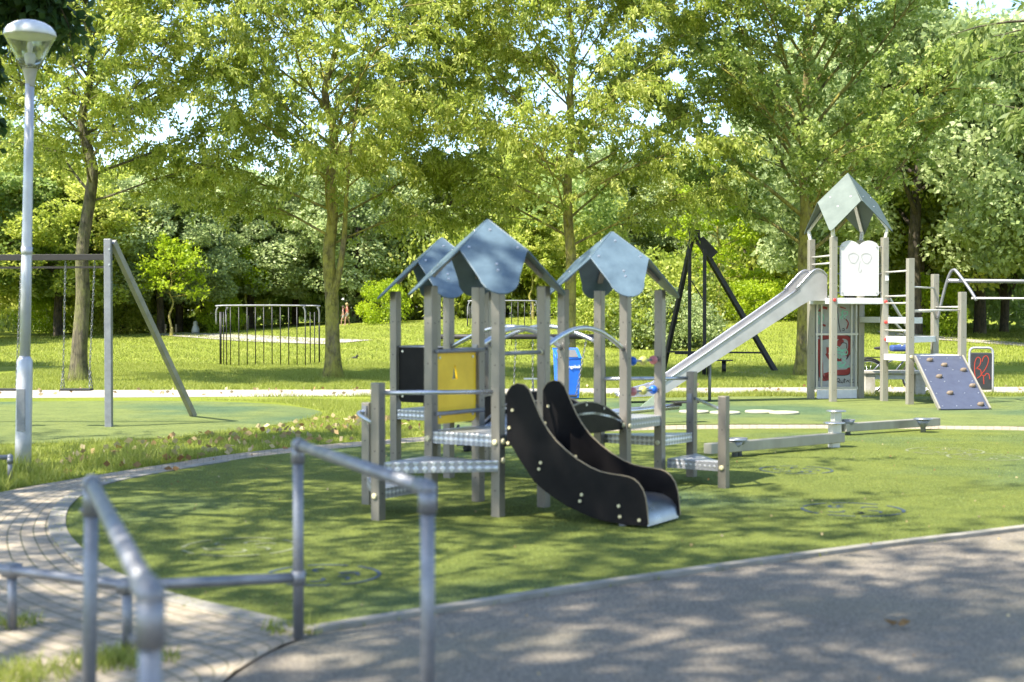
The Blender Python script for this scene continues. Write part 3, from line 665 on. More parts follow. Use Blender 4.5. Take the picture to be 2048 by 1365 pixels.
verge = [(p.x, p.y) for p in [gp(-300, 905), gp(0, 890), gp(200, 884), gp(430, 868), gp(600, 845), gp(650, 823), gp(560, 806), gp(400, 800), Vector((-4, 27, 0)), Vector((1.0, 27.3, 0)), gp(1230, 795), gp(1100, 800), gp(950, 812), gp(860, 840), gp(862, 872), gp(600, 893), gp(450, 910), gp(300, 933), gp(165, 955), gp(0, 984), gp(-300, 1000)]]
blades('grass', (-8, 2, 12.3, 27.5), [(verge, True)], 190000, .05, .009, 1, 0, 'tufty grass verge between the swings and the paving')
blades('grass', (-7, -3.1, 12.3, 16.5), [(verge, True)], 16000, .13, .011, 2, .8, 'long grass around the foot of the lamp post')
blades('grass', (-14, 14, 28, 46), [(sandp, False)], 330000, .06, .016, 3, 0, 'sunlit mown lawn behind the playground')
blades('grass', (-30, 30, 45, 74), [], 160000, .07, .035, 4, 0, 'mown lawn rising to the wood')
blades('grass', (2, 12, 26.8, 28.6), [(t2p, False), (sandp, False)], 30000, .09, .012, 5, 0, 'grass strip behind the slide tower')
def tufts(spots, label, seed, h=.16, n=240):
    rng = np.random.default_rng(seed); Vs = []; rn = []
    for (x, y, r) in spots:
        m = n; a = rng.uniform(0, 6.28, m); q = r*rng.uniform(0, 1, m)**.6; P = np.stack([x+q*np.cos(a), y+q*np.sin(a), np.zeros(m)], 1)
        H = h*rng.uniform(.4, 1.3, (m, 1)); a = rng.uniform(0, 6.28, (m, 1)); S = np.hstack([np.cos(a), np.sin(a), np.zeros((m, 1))]); l = rng.normal(size=(m, 3))*.5; l[:, 2] = 1
        Vs.append(np.stack([P-S*.005, P+S*.005, P+l*H], 1).reshape(-1, 3)); rn.append(rng.uniform(0, 1, m))
    tag(quadmesh('grass', np.vstack(Vs), grassm, np.concatenate(rn), 3), label, 'grass', None, 'stuff')
turfm = leafmat('turf_fibres', [(0, (.10, .13, .028)), (.5, (.18, .22, .05)), (1, (.29, .33, .11))], .35, .6)
blades('turf_fibres', (-4.5, 7.5, 7, 19), [(turf_poly, True)], 200000, .008, .006, 11, 0, 'short fibres of the artificial turf under the playhouse', turfm)
sp = [(gp(px, py).x, gp(px, py).y, .16) for px, py in [(20, 1252), (255, 1318), (215, 1335), (180, 1330), (75, 1360), (40, 1345), (15, 1365), (290, 1325), (585, 1262)]]
tufts(sp, 'weedy grass tufts sprouting round the railing feet', 7, .07, 170)
tufts([(p.x, p.y, .45) for p in (p1, p2, p3, p4)], 'long grass around the park tree trunks', 8, .28, 420)
def litter(n, poly, reg, seed, label, s=.06):
    rng = np.random.default_rng(seed); P = np.stack([rng.uniform(reg[0], reg[1], n), rng.uniform(reg[2], reg[3], n), np.full(n, .0)], 1); P = P[inpoly(P, poly)]; m = len(P)
    P[:, 2] = rng.uniform(.03, .075, m); D = rng.normal(size=(m, 3)); D[:, 2] *= .25
    V = leaves(P, D, s, s*.75, rng, .95); tag(quadmesh('leaf_litter', V, litterm, rng.uniform(0, 1, m)), label, 'fallen leaves', None, 'stuff')
litter(1000, [(p.x, p.y) for p in [gp(0, 960), gp(160, 905), gp(430, 868), gp(720, 830), gp(862, 850), gp(855, 876), gp(600, 897), gp(300, 938)]], (-7, 0, 12, 22), 3, 'dry fallen leaves strewn over the verge by the curved path', .10)
litter(420, sandp, (-14, 14, 26, 33), 4, 'dry leaves scattered on the sand path', .09)
litter(260, turf_poly, (-4, 9, 7, 18), 6, 'few dry bits lying on the artificial turf', .025)
def bigleaf(px, py, s, lab):
    p = gp(px, py); rng = np.random.default_rng(int(px)); P = np.repeat(np.array([[p.x, p.y, .03]]), 5, 0); a = np.linspace(0, 5, 5); D = np.stack([np.cos(a), np.sin(a), .12+a*0], 1)
    V = leaves(P, D, s, s*.5, rng, .9); tag(quadmesh('fallen_leaf', V, litterm, np.full(5, .12)), lab, 'fallen leaf')
asph = [(p.x, p.y) for p in kerb_line[:-1]]+[(9, 4), (-1.6, 4)]
litter(150, asph, (-2, 9, 4, 12), 12, 'small leaf scraps and grit on the asphalt', .022)
kt = crom(kerb_line[:6], 10); tufts([(p.x-.02*0, p.y+.05, .09) for i, p in enumerate(kt) if (i*7) % 5 < 2], 'moss and weeds creeping over the concrete kerb', 13, .035, 90)
ke = crom(inner[2:11], 8); tufts([(p.x, p.y, .08) for i, p in enumerate(ke) if (i*7) % 5 < 2], 'weeds in the joint of the path edging', 14, .03, 60)
bigleaf(1795, 1258, .07, 'single brown leaf lying on the asphalt'); bigleaf(345, 944, .09, 'single red brown leaf on the curved brick path')

# ------------------------------------------------------------------ toddler play structure
ux, uy = .56, .83; U = Vector((ux, uy, 0)).normalized(); Vv = Vector((-uy, ux, 0)).normalized(); SD = .665
Gp = Vector((-.11, 11.23, 0)); Lp = Vector((1.03, 12.92, 0)); Ep = Vector((-.62, 13.93, 0))
PO = Vector((.2, 12.3, 0))
play = empty('play_structure', PO, 'toddler playhouse with three blue pointed roofs, black sided slide and tread plate steps', 'play structure')
def sq(p): return dict(f=p, l=p+Vv*SD, r=p+U*SD, b=p+U*SD+Vv*SD, c=p+(U+Vv)*SD/2)
TA, TB, TC = sq(Gp), sq(Ep), sq(Lp)
PW = .083; RZ = math.atan2(uy, ux)
pA = TA['l']+Vv*SD; pB = TA['l']-U*SD*1.02; pN = TC['r']+U*SD; pO = TC['r']-Vv*SD
alu_t = M('aluminium_sunlit_copy', (.36, .34, .28), (.27, .25, .2), .45, .4, 3, .12, 90, (1, 1, .25))  # paler copy of grey_aluminium, sunlight on the tower metal put into its colour
def post(org, p, top, root, wd=PW, rz=RZ, caps=()):
    b = MB(org); b.box((p.x, p.y, top/2), wd, wd, top, rz)
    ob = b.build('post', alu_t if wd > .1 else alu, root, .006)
    h = MB(org); ax = Vector((math.cos(rz), math.sin(rz), 0)); ay = Vector((-ax.y, ax.x, 0))
    for z in np.arange(.22, top-.15, .33):
        for n in (-ay, -ax): h.disc(Vector((p.x, p.y, z))+n*(wd/2-.002), n, .006, .003, 8)
    h.build('bolt_hole', hole, ob)
    return ob
HT = 1.845
for T in (TA, TB, TC):
    for k in 'flrb': post(PO, T[k], HT, play)
post(PO, pA, .87, play); post(PO, pB, 1.08, play); post(PO, pN, 1.05, play); post(PO, pO, .86, play)
def cap(p, z, n, mt=bolt, r=.024, org=PO, root=play, name='bolt_cap'):
    b = MB(org); n = Vector(n).normalized(); q = Vector((p.x, p.y, z))+n*(PW/2)
    b.tube([q, q+n*.012, q+n*.018], [r, r, r*.6], 14); b.build(name, mt, root)
for p, z, n in [(TA['f'], .61, -Vv), (TA['f'], .46, -Vv+U*.001), (TC['f'], .61, -U), (TC['r'], .40, -U), (pB, .2, -U), (pO, .2, -U), (TA['r'], 1.3, -U), (TA['f'], .60, -U), (TC['f'], .6, -Vv), (TA['l'], .6, -U)]: cap(p, z, n)
def deck(poly, z, th, org, root, inset=0):
    b = MB(org); c = sum(poly, Vector())/len(poly)
    b.prism([Vector((p.x, p.y, z-th)) for p in poly], (0, 0, th)); return b.build('deck', treadm, root, .005)
g = .035
for T in (TA, TB, TC):
    q = [T['f']+(U+Vv)*g*0, T['r'], T['b'], T['l']]; deck([q[0]-Vv*.03-U*.03, q[1]-Vv*.03+U*.03, q[2]+Vv*.03+U*.03, q[3]+Vv*.03-U*.03], .66, .098, PO, play)
deck([pB+Vector((.03, -.01, 0)), TA['f']-Vv*.03-U*.04, TA['l']-U*.05], .46, .09, PO, play)
deck([pA-U*.02, pB+Vv*.03, TA['l']+Vv*.05-U*.05], .245, .085, PO, play)
deck([pN-Vv*.03, TC['r']+U*.05, TC['b']+U*.05], .45, .09, PO, play)
deck([pO+U*.02, pN-Vv*.05, TC['r']-Vv*.05+U*.05], .245, .088, PO, play)
# roofs: four kite panels leaning on a point
def roof(T, org, root, za, s1, zc, sb, mt, rb=.16):
    c = T['c']; rf = None; parts = []
    for key in 'flrb':
        dg = (T[key]-c).normalized(); lat = Vector((-dg.y, dg.x, 0)); k = (za-zc)/s1
        P = lambda s, l: Vector((c.x, c.y, za))+dg*s+lat*l-Vector((0, 0, k*s))
        pts = [P(0.0, 0), P(s1, s1)]
        m = 9; s0 = sb-rb
        for i in range(m+1):
            a = math.pi*.46-math.pi*.92*i/m; pts.append(P(s0+rb*math.cos(a)*1.0, rb*1.06*math.sin(a)*.98))
        pts.append(P(s1, -s1))
        nrm = (dg*k+Vector((0, 0, 1))).normalized()
        b = MB(org); b.prism([p-nrm*.0 for p in pts], nrm*.013); panel = b.build('roof_panel', mt, root, .003)
        bb = MB(org)
        for s, l in ((.10, 0), (s1*.93, s1*.72), (s1*.93, -s1*.72), (sb*.62, 0), (sb*.70, 0)): bb.disc(P(s, l)+nrm*.013, nrm, .011, .006, 10)
        bb.build('bolt', boltm, panel)
        br = MB(org); br.bar(P(sb*.5, 0)-nrm*.012, P(sb*.72, 0)-nrm*.02, .05, .03); br.bar(P(.12, 0)-nrm*.02, P(sb*.55, 0)-nrm*.02, .04, .022); br.build('roof_bracket', alu, panel)
for T in (TA, TB, TC): roof(T, PO, play, 2.385, .276, 2.12, .648, roofb)
# rails
def rail(pts, r, mt, org, root, name='rail', seg=12):
    b = MB(org); b.tube(pts, r, seg); return b.build(name, mt, root)
def at(p, z): return Vector((p.x, p.y, z))
rail([at(pB, 1.0), at(TA['f'], 1.0)], .017, steel, PO, play)
rail([at(TC['b'], .985), at(pN, .985)], .017, steel, PO, play)
for z in (1.31, .80): rail([at(TA['l'], z)-Vv*.055-U*.0, at(TA['b'], z)-Vv*.055], .017, galv, PO, play)
rail([at(TA['f'], 1.30), at(TA['r'], 1.30)], .017, galv, PO, play)
rail([at(TB['l'], 1.285), at(TB['b'], 1.285)], .015, galv, PO, play)
rail([at(TB['f'], 1.27)+U*.04, at(TB['r'], 1.27)], .015, galv, PO, play)
q = at(pA, .8); q2 = at(pB, .74)
rail(crom([q-U*.04-Vector((0, 0, 0)), q-U*.13+Vector((0, 0, -.02)), (q+q2)/2-Vector((0, 0, .04)), q2+U*.04], 5), .015, steel, PO, play)
rail(crom([at(pN, .79)-Vv*.03, (at(pN, .78)+at(pO, .74))/2, at(pO, .74)+Vv*.04], 4), .015, steel, PO, play)
for p, z in ((pA, .8), (pN, .79), (TA['b'], .8), (TA['b'], 1.31)):
    b = MB(PO); b.box((p.x-U.x*.045, p.y-U.y*.045, z), .02, .05, .09, RZ); b.build('rail_bracket', galv, play)
# arched bridges between the towers
def bridge(a0, a1, b0, b1):
    n = 14; da = a1-a0; db = b1-b0
    for (s, d, sgn) in ((a0, da, 1), (b0, db, -1)):
        rail([at(s+d*t, 1.33-.05*t+.19*math.sin(math.pi*t)) for t in [i/n for i in range(n+1)]], .021, steel, PO, play, 'arch_rail')
        pl = [at(s+d*t, .57) for t in (.0, 1.0)]
        top = [at(s+d*t, .60+.245*math.sin(math.pi*t)**.8) for t in [1-i/n for i in range(n+1)]]
        nrm = Vector((-d.y, d.x, 0)).normalized()*.015
        b = MB(PO); b.prism(pl+top, nrm); pn = b.build('arch_panel', blackp, play, .002)
        b = MB(PO)
        for i in range(n): 
            t0, t1 = top[i], top[i+1]; b.obox((t0+t1)/2+nrm/2+Vector((0, 0, .006)), (t1-t0)/2*1.02, nrm*.75, Vector((0, 0, .005)))
        b.build('arch_edge', plyedge if 0 else alu, pn)
        bb = MB(PO)
        for t in (.06, .3, .5, .72, .94):
            z = .58+.245*math.sin(math.pi*t)**.8; 
            for sg in (-1, 1): bb.disc(at(s+d*t, z)+(nrm if sg > 0 else Vector())+nrm.normalized()*(.0), nrm*sg, .012, .006, 10)
        bb.build('bolt', boltm, pn)
    b = MB(PO)
    for i in range(n):
        t0, t1 = i/n, (i+1)/n; z = lambda t: .64+.12*math.sin(math.pi*t)
        A = [at(a0+da*t0, z(t0)), at(a0+da*t1, z(t1)), at(b0+db*t1, z(t1)), at(b0+db*t0, z(t0))]
        b.prism(A, (0, 0, -.02))
    b.build('bridge_deck', treadm, play)
bridge(TA['r'], TC['f'], TA['b'], TC['l'])
bridge(TC['l'], TB['f'], TC['b'], TB['r'])
# bead rails on the right tower
for z, cols in ((1.185, (bl_bead, ye_bead, pk_bead)), (.905, (pk_bead, ye_bead, bl_bead))):
    r_ = rail([at(TC['f'], z), at(TC['r'], z)], .012, galv, PO, play, 'bead_rail')
    for t, m in zip((.2, .5, .8), cols):
        b = MB(PO); b.ball(at(TC['f'].lerp(TC['r'], t), z), .042, 16); b.build('bead', m, r_)
# panels: yellow with leaf cut-out, black with slot
def panel(p0, p1, z0, z1, off, mt, cut, name, org=PO, root=play, th=.016, rr_=.05, ins=.05):
    d = (p1-p0).normalized(); W = (p1-p0).length-2*ins; o = p0+d*ins+off; nrm = Vector((-d.y, d.x, 0))
    bm = bmesh.new(); outl = []
    for cx, cz, a0 in ((W-rr_, z0+rr_, -math.pi/2), (W-rr_, z1-rr_*.4, 0), (rr_, z1-rr_*.4, math.pi/2), (rr_, z0+rr_, math.pi)):
        for i in range(5):
            a = a0+math.pi/2*i/4; outl.append((cx+rr_*math.cos(a), cz+rr_*(.4 if cz > (z0+z1)/2 else 1)*math.sin(a)))
    P = lambda u, z: Vector((o.x+d.x*u, o.y+d.y*u, z))-Vector(org)
    vo = [bm.verts.new(P(*q)) for q in outl]; vi = [bm.verts.new(P(*q)) for q in cut]
    e = [bm.edges.new((vo[i], vo[(i+1) % len(vo)])) for i in range(len(vo))]+[bm.edges.new((vi[i], vi[(i+1) % len(vi)])) for i in range(len(vi))]
    bmesh.ops.triangle_fill(bm, use_beauty=True, edges=e)
    r = bmesh.ops.extrude_face_region(bm, geom=bm.faces[:]); bmesh.ops.translate(bm, verts=[v for v in r['geom'] if isinstance(v, bmesh.types.BMVert)], vec=nrm*th)
    bmesh.ops.recalc_face_normals(bm, faces=bm.faces); me = bpy.data.meshes.new(name); bm.to_mesh(me); bm.free(); me.materials.append(mt)
    ob = bpy.data.objects.new(name, me); C.objects.link(ob); ob.parent = root
    bb = MB(org)
    for u in (.05, W-.05):
        for z in (z0+.06, z1-.05):
            q = Vector((o.x+d.x*u, o.y+d.y*u, z)); bb.disc(q, -nrm, .012, .007, 10)
    bb.build('bolt', boltm, ob); return ob
W_ = SD-.1; cx = W_*.47
leafcut = [(cx-.005, 1.2), (cx+.02, 1.14), (cx+.028, 1.09), (cx+.04, 1.075), (cx-.04, 1.07), (cx-.025, 1.1), (cx-.02, 1.15)]
panel(TA['l'], TA['b'], .71, 1.305, -Vv*.012, yellow, leafcut, 'yellow_panel')
slot = [(W_*.63, .9), (W_*.69, .9), (W_*.69, 1.2), (W_*.63, 1.2)]
panel(TB['l'], TB['f'], .735, 1.295, -U*.01, blackp, slot, 'black_panel')
rail([at(TB['l'], 1.29), at(TB['f'], 1.29)], .012, galv, PO, play)
# slide
Wd = Vector((.86, -.51, 0)).normalized(); Wn = Vector((-Wd.y, Wd.x, 0))
prof = [(0.035, .99), (0.055, 1.02), (.082, 1.052), (.132, 1.07), (.192, 1.062), (.237, 1.022), (.291, .906), (.345, .80), (.403, .716), (.475, .635), (.558, .569), (.66, .502), (.775, .446), (.86, .418), (.945, .406), (1.03, .40), (1.092, .393), (1.14, .378), (1.185, .345), (1.217, .302), (1.238, .245), (1.25, .18), (1.262, .051), (1.24, .032), (1.08, .032), (.903, .044), (.79, .066), (.688, .097), (.575, .137), (.469, .189), (.375, .243), (.291, .302), (.245, .355), (.201, .414), (.14, .49), (.087, .566), (.035, .623)]
chute_d = M('dull_slide_steel', (.22, .23, .25), (.15, .16, .18), .3, .8, 4, .04, 30)
slide = MB(PO)
chp = [(0.03, .665), (.12, .63), (.22, .55), (.34, .44), (.46, .345), (.6, .27), (.75, .225), (.92, .21), (1.03, .215), (1.12, .205), (1.19, .17), (1.235, .11), (1.25, .04)]
A0 = TA['f']-Vv*.05+Wn*.01; SW = .56
for i in range(len(chp)-1):
    (t0, z0), (t1, z1) = chp[i], chp[i+1]
    a = at(A0+Wd*t0, z0); b2 = at(A0+Wd*t1, z1); slide.add([a, b2, b2+Wn*SW, a+Wn*SW], [(0, 1, 2, 3)], True)
    dn = Vector((0, 0, -.012)); slide.add([a+dn, b2+dn, b2+Wn*SW+dn, a+Wn*SW+dn], [(3, 2, 1, 0)], True)
so = slide.build('slide', chute_d, play)
for side in (0, 1):
    base = A0+Wn*(SW if side else -.018); poly = [at(base+Wd*t, z) for t, z in prof]
    b = MB(PO); b.prism(poly, Wn*.018); sp_ = b.build('slide_side', blackp, so, .002)
    tag(sp_, 'black curved slide side, '+('farther' if side else 'nearer')+' one')
    b = MB(PO); n = 24
    for i in range(0, 22):
        p0, p1_ = poly[i], poly[i+1]; nn = (p1_-p0).normalized(); up = Wn.cross(nn).normalized()
        if up.z < 0 and i < 18: up = -up
        b.obox((p0+p1_)/2+Wn*.009+up*.0015, (p1_-p0)/2*1.03, Wn*.0085, up*.002)
    b.build('plywood_edge', plyedge, sp_)
    bb = MB(PO)
    for t, z in ((.345, .46), (.33, .41), (.705, .235), (.69, .185), (1.02, .17), (1.03, .09), (1.19, .075), (.06, .72), (.05, .6), (.09, .86)):
        for sg in (0, 1): bb.tube([at(base+Wd*t, z)+Wn*(.017 if sg else .001), at(base+Wd*t, z)+Wn*(.028 if sg else -.01)], .0125, 12)
    bb.build('bolt', bolt, sp_)
b = MB(PO); b.box(tuple(at(A0+Wd*1.02+Wn*.28, .04)), .05, .5, .1, math.atan2(Wd.y, Wd.x)); b.build('slide_foot', galv, so)

# ------------------------------------------------------------------ tower with the long slide
TP = Vector((1.0, .2, 0)).normalized(); TQ = Vector((-.2, 1.0, 0)).normalized(); TS = 1.02; tz = math.atan2(.2, 1)
tb = Vector((5.95, 26.35, 0)); ta = tb+TQ*TS; tc_ = tb+TP*TS; td = tb+(TP+TQ)*TS; te = tc_-TQ*TS; th_ = te+TP*TS; tg = tc_+TP*TS; ti = td+TP*TS
TO = (tb+td)/2
tower = empty('slide_tower', TO, 'tall play tower with pointed roof, long metal slide, graffiti wall and blue climbing board', 'play tower')
for p, z in ((ta, 3.06), (tb, 3.06), (tc_, 3.06), (td, 3.06), (te, 2.63), (tg, 2.38), (th_, 2.03)): post(TO, p, z, tower, .115, tz)
def tdeck(poly, z, th=.11): return deck(poly, z, th, TO, tower)
e_ = .055
treadl = M('pale_tread_edge', (.72, .72, .72), (.6, .6, .6), .5, .3, 30, .5, 60)
def tdk(poly, z): o = tdeck(poly, z); o.data.materials[0] = treadl
tdk([tb-TQ*e_-TP*e_, tc_-TQ*e_+TP*e_, td+TQ*e_+TP*e_, ta+TQ*e_-TP*e_], 1.93)
tdk([tc_-TP*.04-TQ*.06, td-TP*.04, ti, tc_+(TP+TQ)*.04], 1.58); tdk([te+TQ*.06, tc_-TQ*.05, tg-TQ*.05], 1.22); tdk([te-TP*.05+TQ*.0, th_, tg-TQ*.06, tc_-TQ*.08-TP*.05], .89)
tdk([tc_+TP*.05, te+TP*.05+TQ*.06, te+TP*.4+TQ*.3], 1.57)
for p, z in ((tb, 1.89), (tc_, 1.48), (tc_, 1.16), (tc_, 1.86)):
    b = MB(TO); q = at(p, z)-TQ*.0575; b.tube([q, q-TQ*.016, q-TQ*.022], [.033, .033, .02], 12); b.build('bolt_cap', redcap, tower)
for p, z in ((te, .86),):
    b = MB(TO); q = at(p, z)-TQ*.0575; b.tube([q, q-TQ*.016], [.033, .02], 12); b.build('bolt_cap', bolt, tower)
# roof
def troof():
    c = TO; za = 4.28; zc = 3.72; s1 = .43
    for p in (ta, tb, tc_, td):
        dg = (p-c).normalized(); lat = Vector((-dg.y, dg.x, 0)); k = (za-zc)/s1
        P = lambda s, l: at(c, za)+dg*s+lat*l-Vector((0, 0, k*s))
        pts = [P(-.01, 0), P(s1, s1*.98), P(.845, .035), P(.86, 0), P(.845, -.035), P(s1, -s1*.98)]; nrm = (dg*k+Vector((0, 0, 1))).normalized()
        b = MB(TO); b.prism(pts, nrm*.016); pn = b.build('roof_panel', roofg, tower, .003)
        b = MB(TO); b.bar(P(.42, 0)-nrm*.03, P(.8, 0)-nrm*.03, .06, .04); b.bar(P(.8, 0)-nrm*.03, at(p, 3.0), .06, .05); b.build('roof_bracket', alu_lt, pn)
        b = MB(TO)
        for s, l in ((.5, 0), (.36, .2), (.36, -.2)): b.disc(P(s, l)+nrm*.016, nrm, .014, .008, 8)
        b.build('bolt', boltm, pn)
troof()
# white panel with two humps and a faint animal face
d = TP; o_ = tb+TP*.12-TQ*.02; Wp = TS-.24; n = 18
top = [(Wp*(1-i/n), 2.91+.085*abs(math.sin(math.pi*2*(1-i/n)*1.0))**.8-(.035 if i in (0, n) else 0)) for i in range(n+1)]
pts = [(0.0, 2.0), (.03, 1.97), (Wp-.03, 1.97), (Wp, 2.0)]+top
b = MB(TO); b.prism([at(o_+TP*u, z) for u, z in pts], TQ*.02); wp = b.build('white_panel', whitepanel, tower, .004)
faint = M('faint_scratch', (.53, .515, .51), None, .6)
b = MB(TO)
def stroke(b, f, pts, wd, closed=False, sm=4, off=-.0145):
    pp = crom([Vector((u, z, 0)) for u, z in pts], sm, closed)
    if closed: pp.append(pp[0])
    vs = []
    for i, p in enumerate(pp):
        t = (pp[min(i+1, len(pp)-1)]-pp[max(i-1, 0)]).normalized(); nn = Vector((-t.y, t.x, 0))*wd/2
        vs += [f(p.x+nn.x, p.y+nn.y, off), f(p.x-nn.x, p.y-nn.y, off)]
    b.add(vs, [(2*i, 2*i+1, 2*i+3, 2*i+2) for i in range(len(pp)-1)])
fw = lambda u, z, off: at(o_+TP*u+TQ*(off+.0115), z)
for sx in (.27, .53): stroke(b, fw, [(sx-.1, 2.72), (sx, 2.76), (sx+.1, 2.70), (sx+.03, 2.58), (sx-.06, 2.60)], .012, True)
stroke(b, fw, [(.40, 2.62), (.37, 2.45), (.40, 2.40), (.43, 2.46)], .01)
b.build('face_outline', faint, wp)
bb = MB(TO)
for u in (.05, Wp-.05):
    for z in (2.03, 2.88): bb.disc(at(o_+TP*u, z), -TQ, .014, .01, 8)
bb.build('bolt', boltm, wp)
b = MB(TO)
for z in (2.03, 2.38, 2.88):
    for (x0, x1) in ((.05, .13), (TS-.13, TS-.05)): b.tube([at(tb+TP*x0, z), at(tb+TP*x1, z)], .012, 8)
b.build('panel_bracket', galv, wp)
b = MB(TO); b.box(tuple(at(tc_-TQ*.065+TP*.02, 2.3)), .06, .012, .09, tz); b.build('maker_plate', whitep, tower)
# handrails a-b side over the slide
for z in (2.72, 2.58): rail([at(ta, z), at(tb, z)], .016, alu_lt, TO, tower)
# long slide
S0 = (ta+tb)/2-TP*.02; hw = .27
sprof = [(0.0, 2.0), (.28, 1.96), (.5, 1.86), (3.0, .39), (3.25, .26), (3.5, .20), (3.85, .17), (3.93, .13)]
b = MB(TO)
for i in range(len(sprof)-1):
    (t0, z0), (t1, z1) = sprof[i], sprof[i+1]; a = at(S0-TP*t0, z0); c = at(S0-TP*t1, z1)
    b.add([a-TQ*hw, c-TQ*hw, c+TQ*hw, a+TQ*hw], [(0, 1, 2, 3)]); dn = Vector((0, 0, -.015)); b.add([a-TQ*hw+dn, c-TQ*hw+dn, c+TQ*hw+dn, a+TQ*hw+dn], [(3, 2, 1, 0)])
tslide = b.build('slide', chute, tower)
lowp = [(0.0, 1.88), (.34, 1.88), (.5, 1.80), (3.1, .20), (3.35, .14), (3.9, .11)]
upp = [(3.95, .16), (3.6, .26), (3.3, .34), (3.0, .50), (.75, 1.98), (.62, 2.1), (.42, 2.30), (.3, 2.42), (.2, 2.465), (.1, 2.44), (0.0, 2.34)]
chs = M('slide_side_steel', (.46, .45, .44), (.36, .35, .34), .4, .35, 3, .05, 30)
for sg in (-1, 1):
    b = MB(TO); b.prism([at(S0-TP*t+TQ*hw*sg, z) for t, z in lowp+upp], TQ*.012*sg); sd = b.build('slide_side', chs, tslide)
    rail(crom([at(S0-TP*t+TQ*(hw+.008)*sg, z) for t, z in upp], 3), .02, chute, TO, sd, 'rim')
for t in (2.2,):
    b = MB(TO); b.tube([at(S0-TP*t, 0), at(S0-TP*t, .85)], .03, 8); b.build('slide_leg', galv, tslide)
# ladder rungs and rails
def rung(p, q, z, r=.016, mt=None): return rail([at(p, z), at(q, z)], r, mt or alu_lt, TO, tower, 'rung')
for z in (2.41, 1.96, 1.83, 1.33): rung(tc_-TP*.0, te, z)
for z in (2.12, 1.68): rung(te, tg, z)
rung(te, th_, 1.70); rung(tg, th_, 1.76); rung(te, tg, 1.69)
b = MB(TO); b.bar(at(tc_+TP*.1, 1.93), at(tg+TQ*.2-TP*.3, 1.15), .05, .03); b.bar(at(tc_+TP*.12+TQ*.1, 1.6), at(tg+TQ*.25-TP*.4, 1.2), .04, .03); b.build('brace', alu_lt, tower)
# graffiti wall a-d
f0 = ta+TP*.07; Wg = TS-.14
fg = lambda u, z, off: at(f0+TP*u+TQ*off, z)
b = MB(TO); b.obox(fg(Wg/2, 1.02, 0), TP*Wg/2, TQ*.012, Vector((0, 0, .80))); gw = b.build('graffiti_wall', graybd, tower)
b = MB(TO)
for u in (.035, Wg-.035, .13, Wg-.13): b.obox(fg(u, 1.02, -.03), TP*.016, TQ*.016, Vector((0, 0, .80)))
b.obox(fg(Wg/2, 1.245, -.045), TP*Wg/2, TQ*.012, Vector((0, 0, .02))); b.obox(fg(Wg/2, .205, -.04), TP*Wg/2, TQ*.02, Vector((0, 0, .025)))
b.build('wall_frame', alu_lt, gw)
b = MB(TO); b.obox(fg(Wg/2, .09, -.06), TP*(Wg/2-.03), TQ*.01, Vector((0, 0, .085))); b.build('kick_plate', whitep, gw)
gx = lambda x: (x-100)/(600-100)*Wg*.98+.0; gz = lambda y: 1.80-(y-70)/(1100-70)*1.56      # from the look of the painted wall
def G(pts): return [(gx(x), gz(y)) for x, y in pts]
b = MB(TO)
stroke(b, fg, G([(160, 500), (150, 640), (170, 800), (180, 960), (230, 1000), (330, 950)]), .10)
stroke(b, fg, G([(160, 490), (270, 470), (380, 470), (470, 470), (520, 520), (520, 620), (480, 720)]), .09)
stroke(b, fg, G([(240, 640), (330, 620), (430, 500)]), .11); stroke(b, fg, G([(220, 970), (350, 930), (490, 920), (530, 870)]), .11)
stroke(b, fg, G([(240, 680), (300, 760), (420, 760)]), .06)
stroke(b, fg, G([(150, 160), (190, 100), (250, 110)]), .05); stroke(b, fg, G([(170, 310), (230, 330)]), .04); stroke(b, fg, G([(400, 90), (470, 110)]), .02); stroke(b, fg, G([(450, 230), (500, 290), (480, 370)]), .025); stroke(b, fg, G([(350, 130), (345, 300), (360, 400)]), .03)
b.build('graffiti_red', grred, gw)
b = MB(TO); o2 = -.016
for p in ([(125, 470), (118, 620), (140, 800), (150, 1030)], [(120, 470), (250, 440), (420, 435), (540, 490), (550, 620), (480, 760), (500, 700)], [(175, 590), (180, 510), (240, 500)], [(410, 560), (430, 545), (480, 560), (480, 620)], [(350, 960), (480, 960), (530, 920), (530, 840), (560, 830)], [(170, 920), (240, 1020), (340, 1000)], [(370, 90), (380, 250), (405, 405)], [(345, 100), (352, 250), (362, 410)], [(430, 370), (450, 365), (450, 390), (430, 388)],
          [(365, 1060), (370, 1010), (395, 1005), (400, 1035), (375, 1040), (410, 1060)], [(415, 1030), (420, 1055), (440, 1055), (440, 1025)], [(455, 1000), (458, 1058)], [(445, 1020), (475, 1018)], [(480, 1050), (495, 1025), (510, 1050)], [(515, 1025), (560, 1015), (520, 1055), (570, 1050)], [(590, 1020), (600, 1060), (620, 1055)]):
    stroke(b, fg, G(p), .014, off=o2)
b.build('graffiti_black', grblk, gw)
b = MB(TO)
for p in ([(105, 165), (150, 155), (190, 180), (205, 230), (180, 285), (145, 295), (155, 240), (130, 190), (105, 165)], [(330, 215), (365, 175), (360, 240)], [(335, 225), (370, 222)], [(440, 145), (415, 165), (440, 190), (410, 215), (400, 250)], [(420, 200), (435, 245)], [(450, 150), (490, 150), (480, 190), (455, 205), (465, 250)], [(425, 240), (430, 140), (445, 145)]):
    stroke(b, fg, G(p), .016, off=-.019)
b.build('graffiti_letters', grteal, gw)
b = MB(TO)
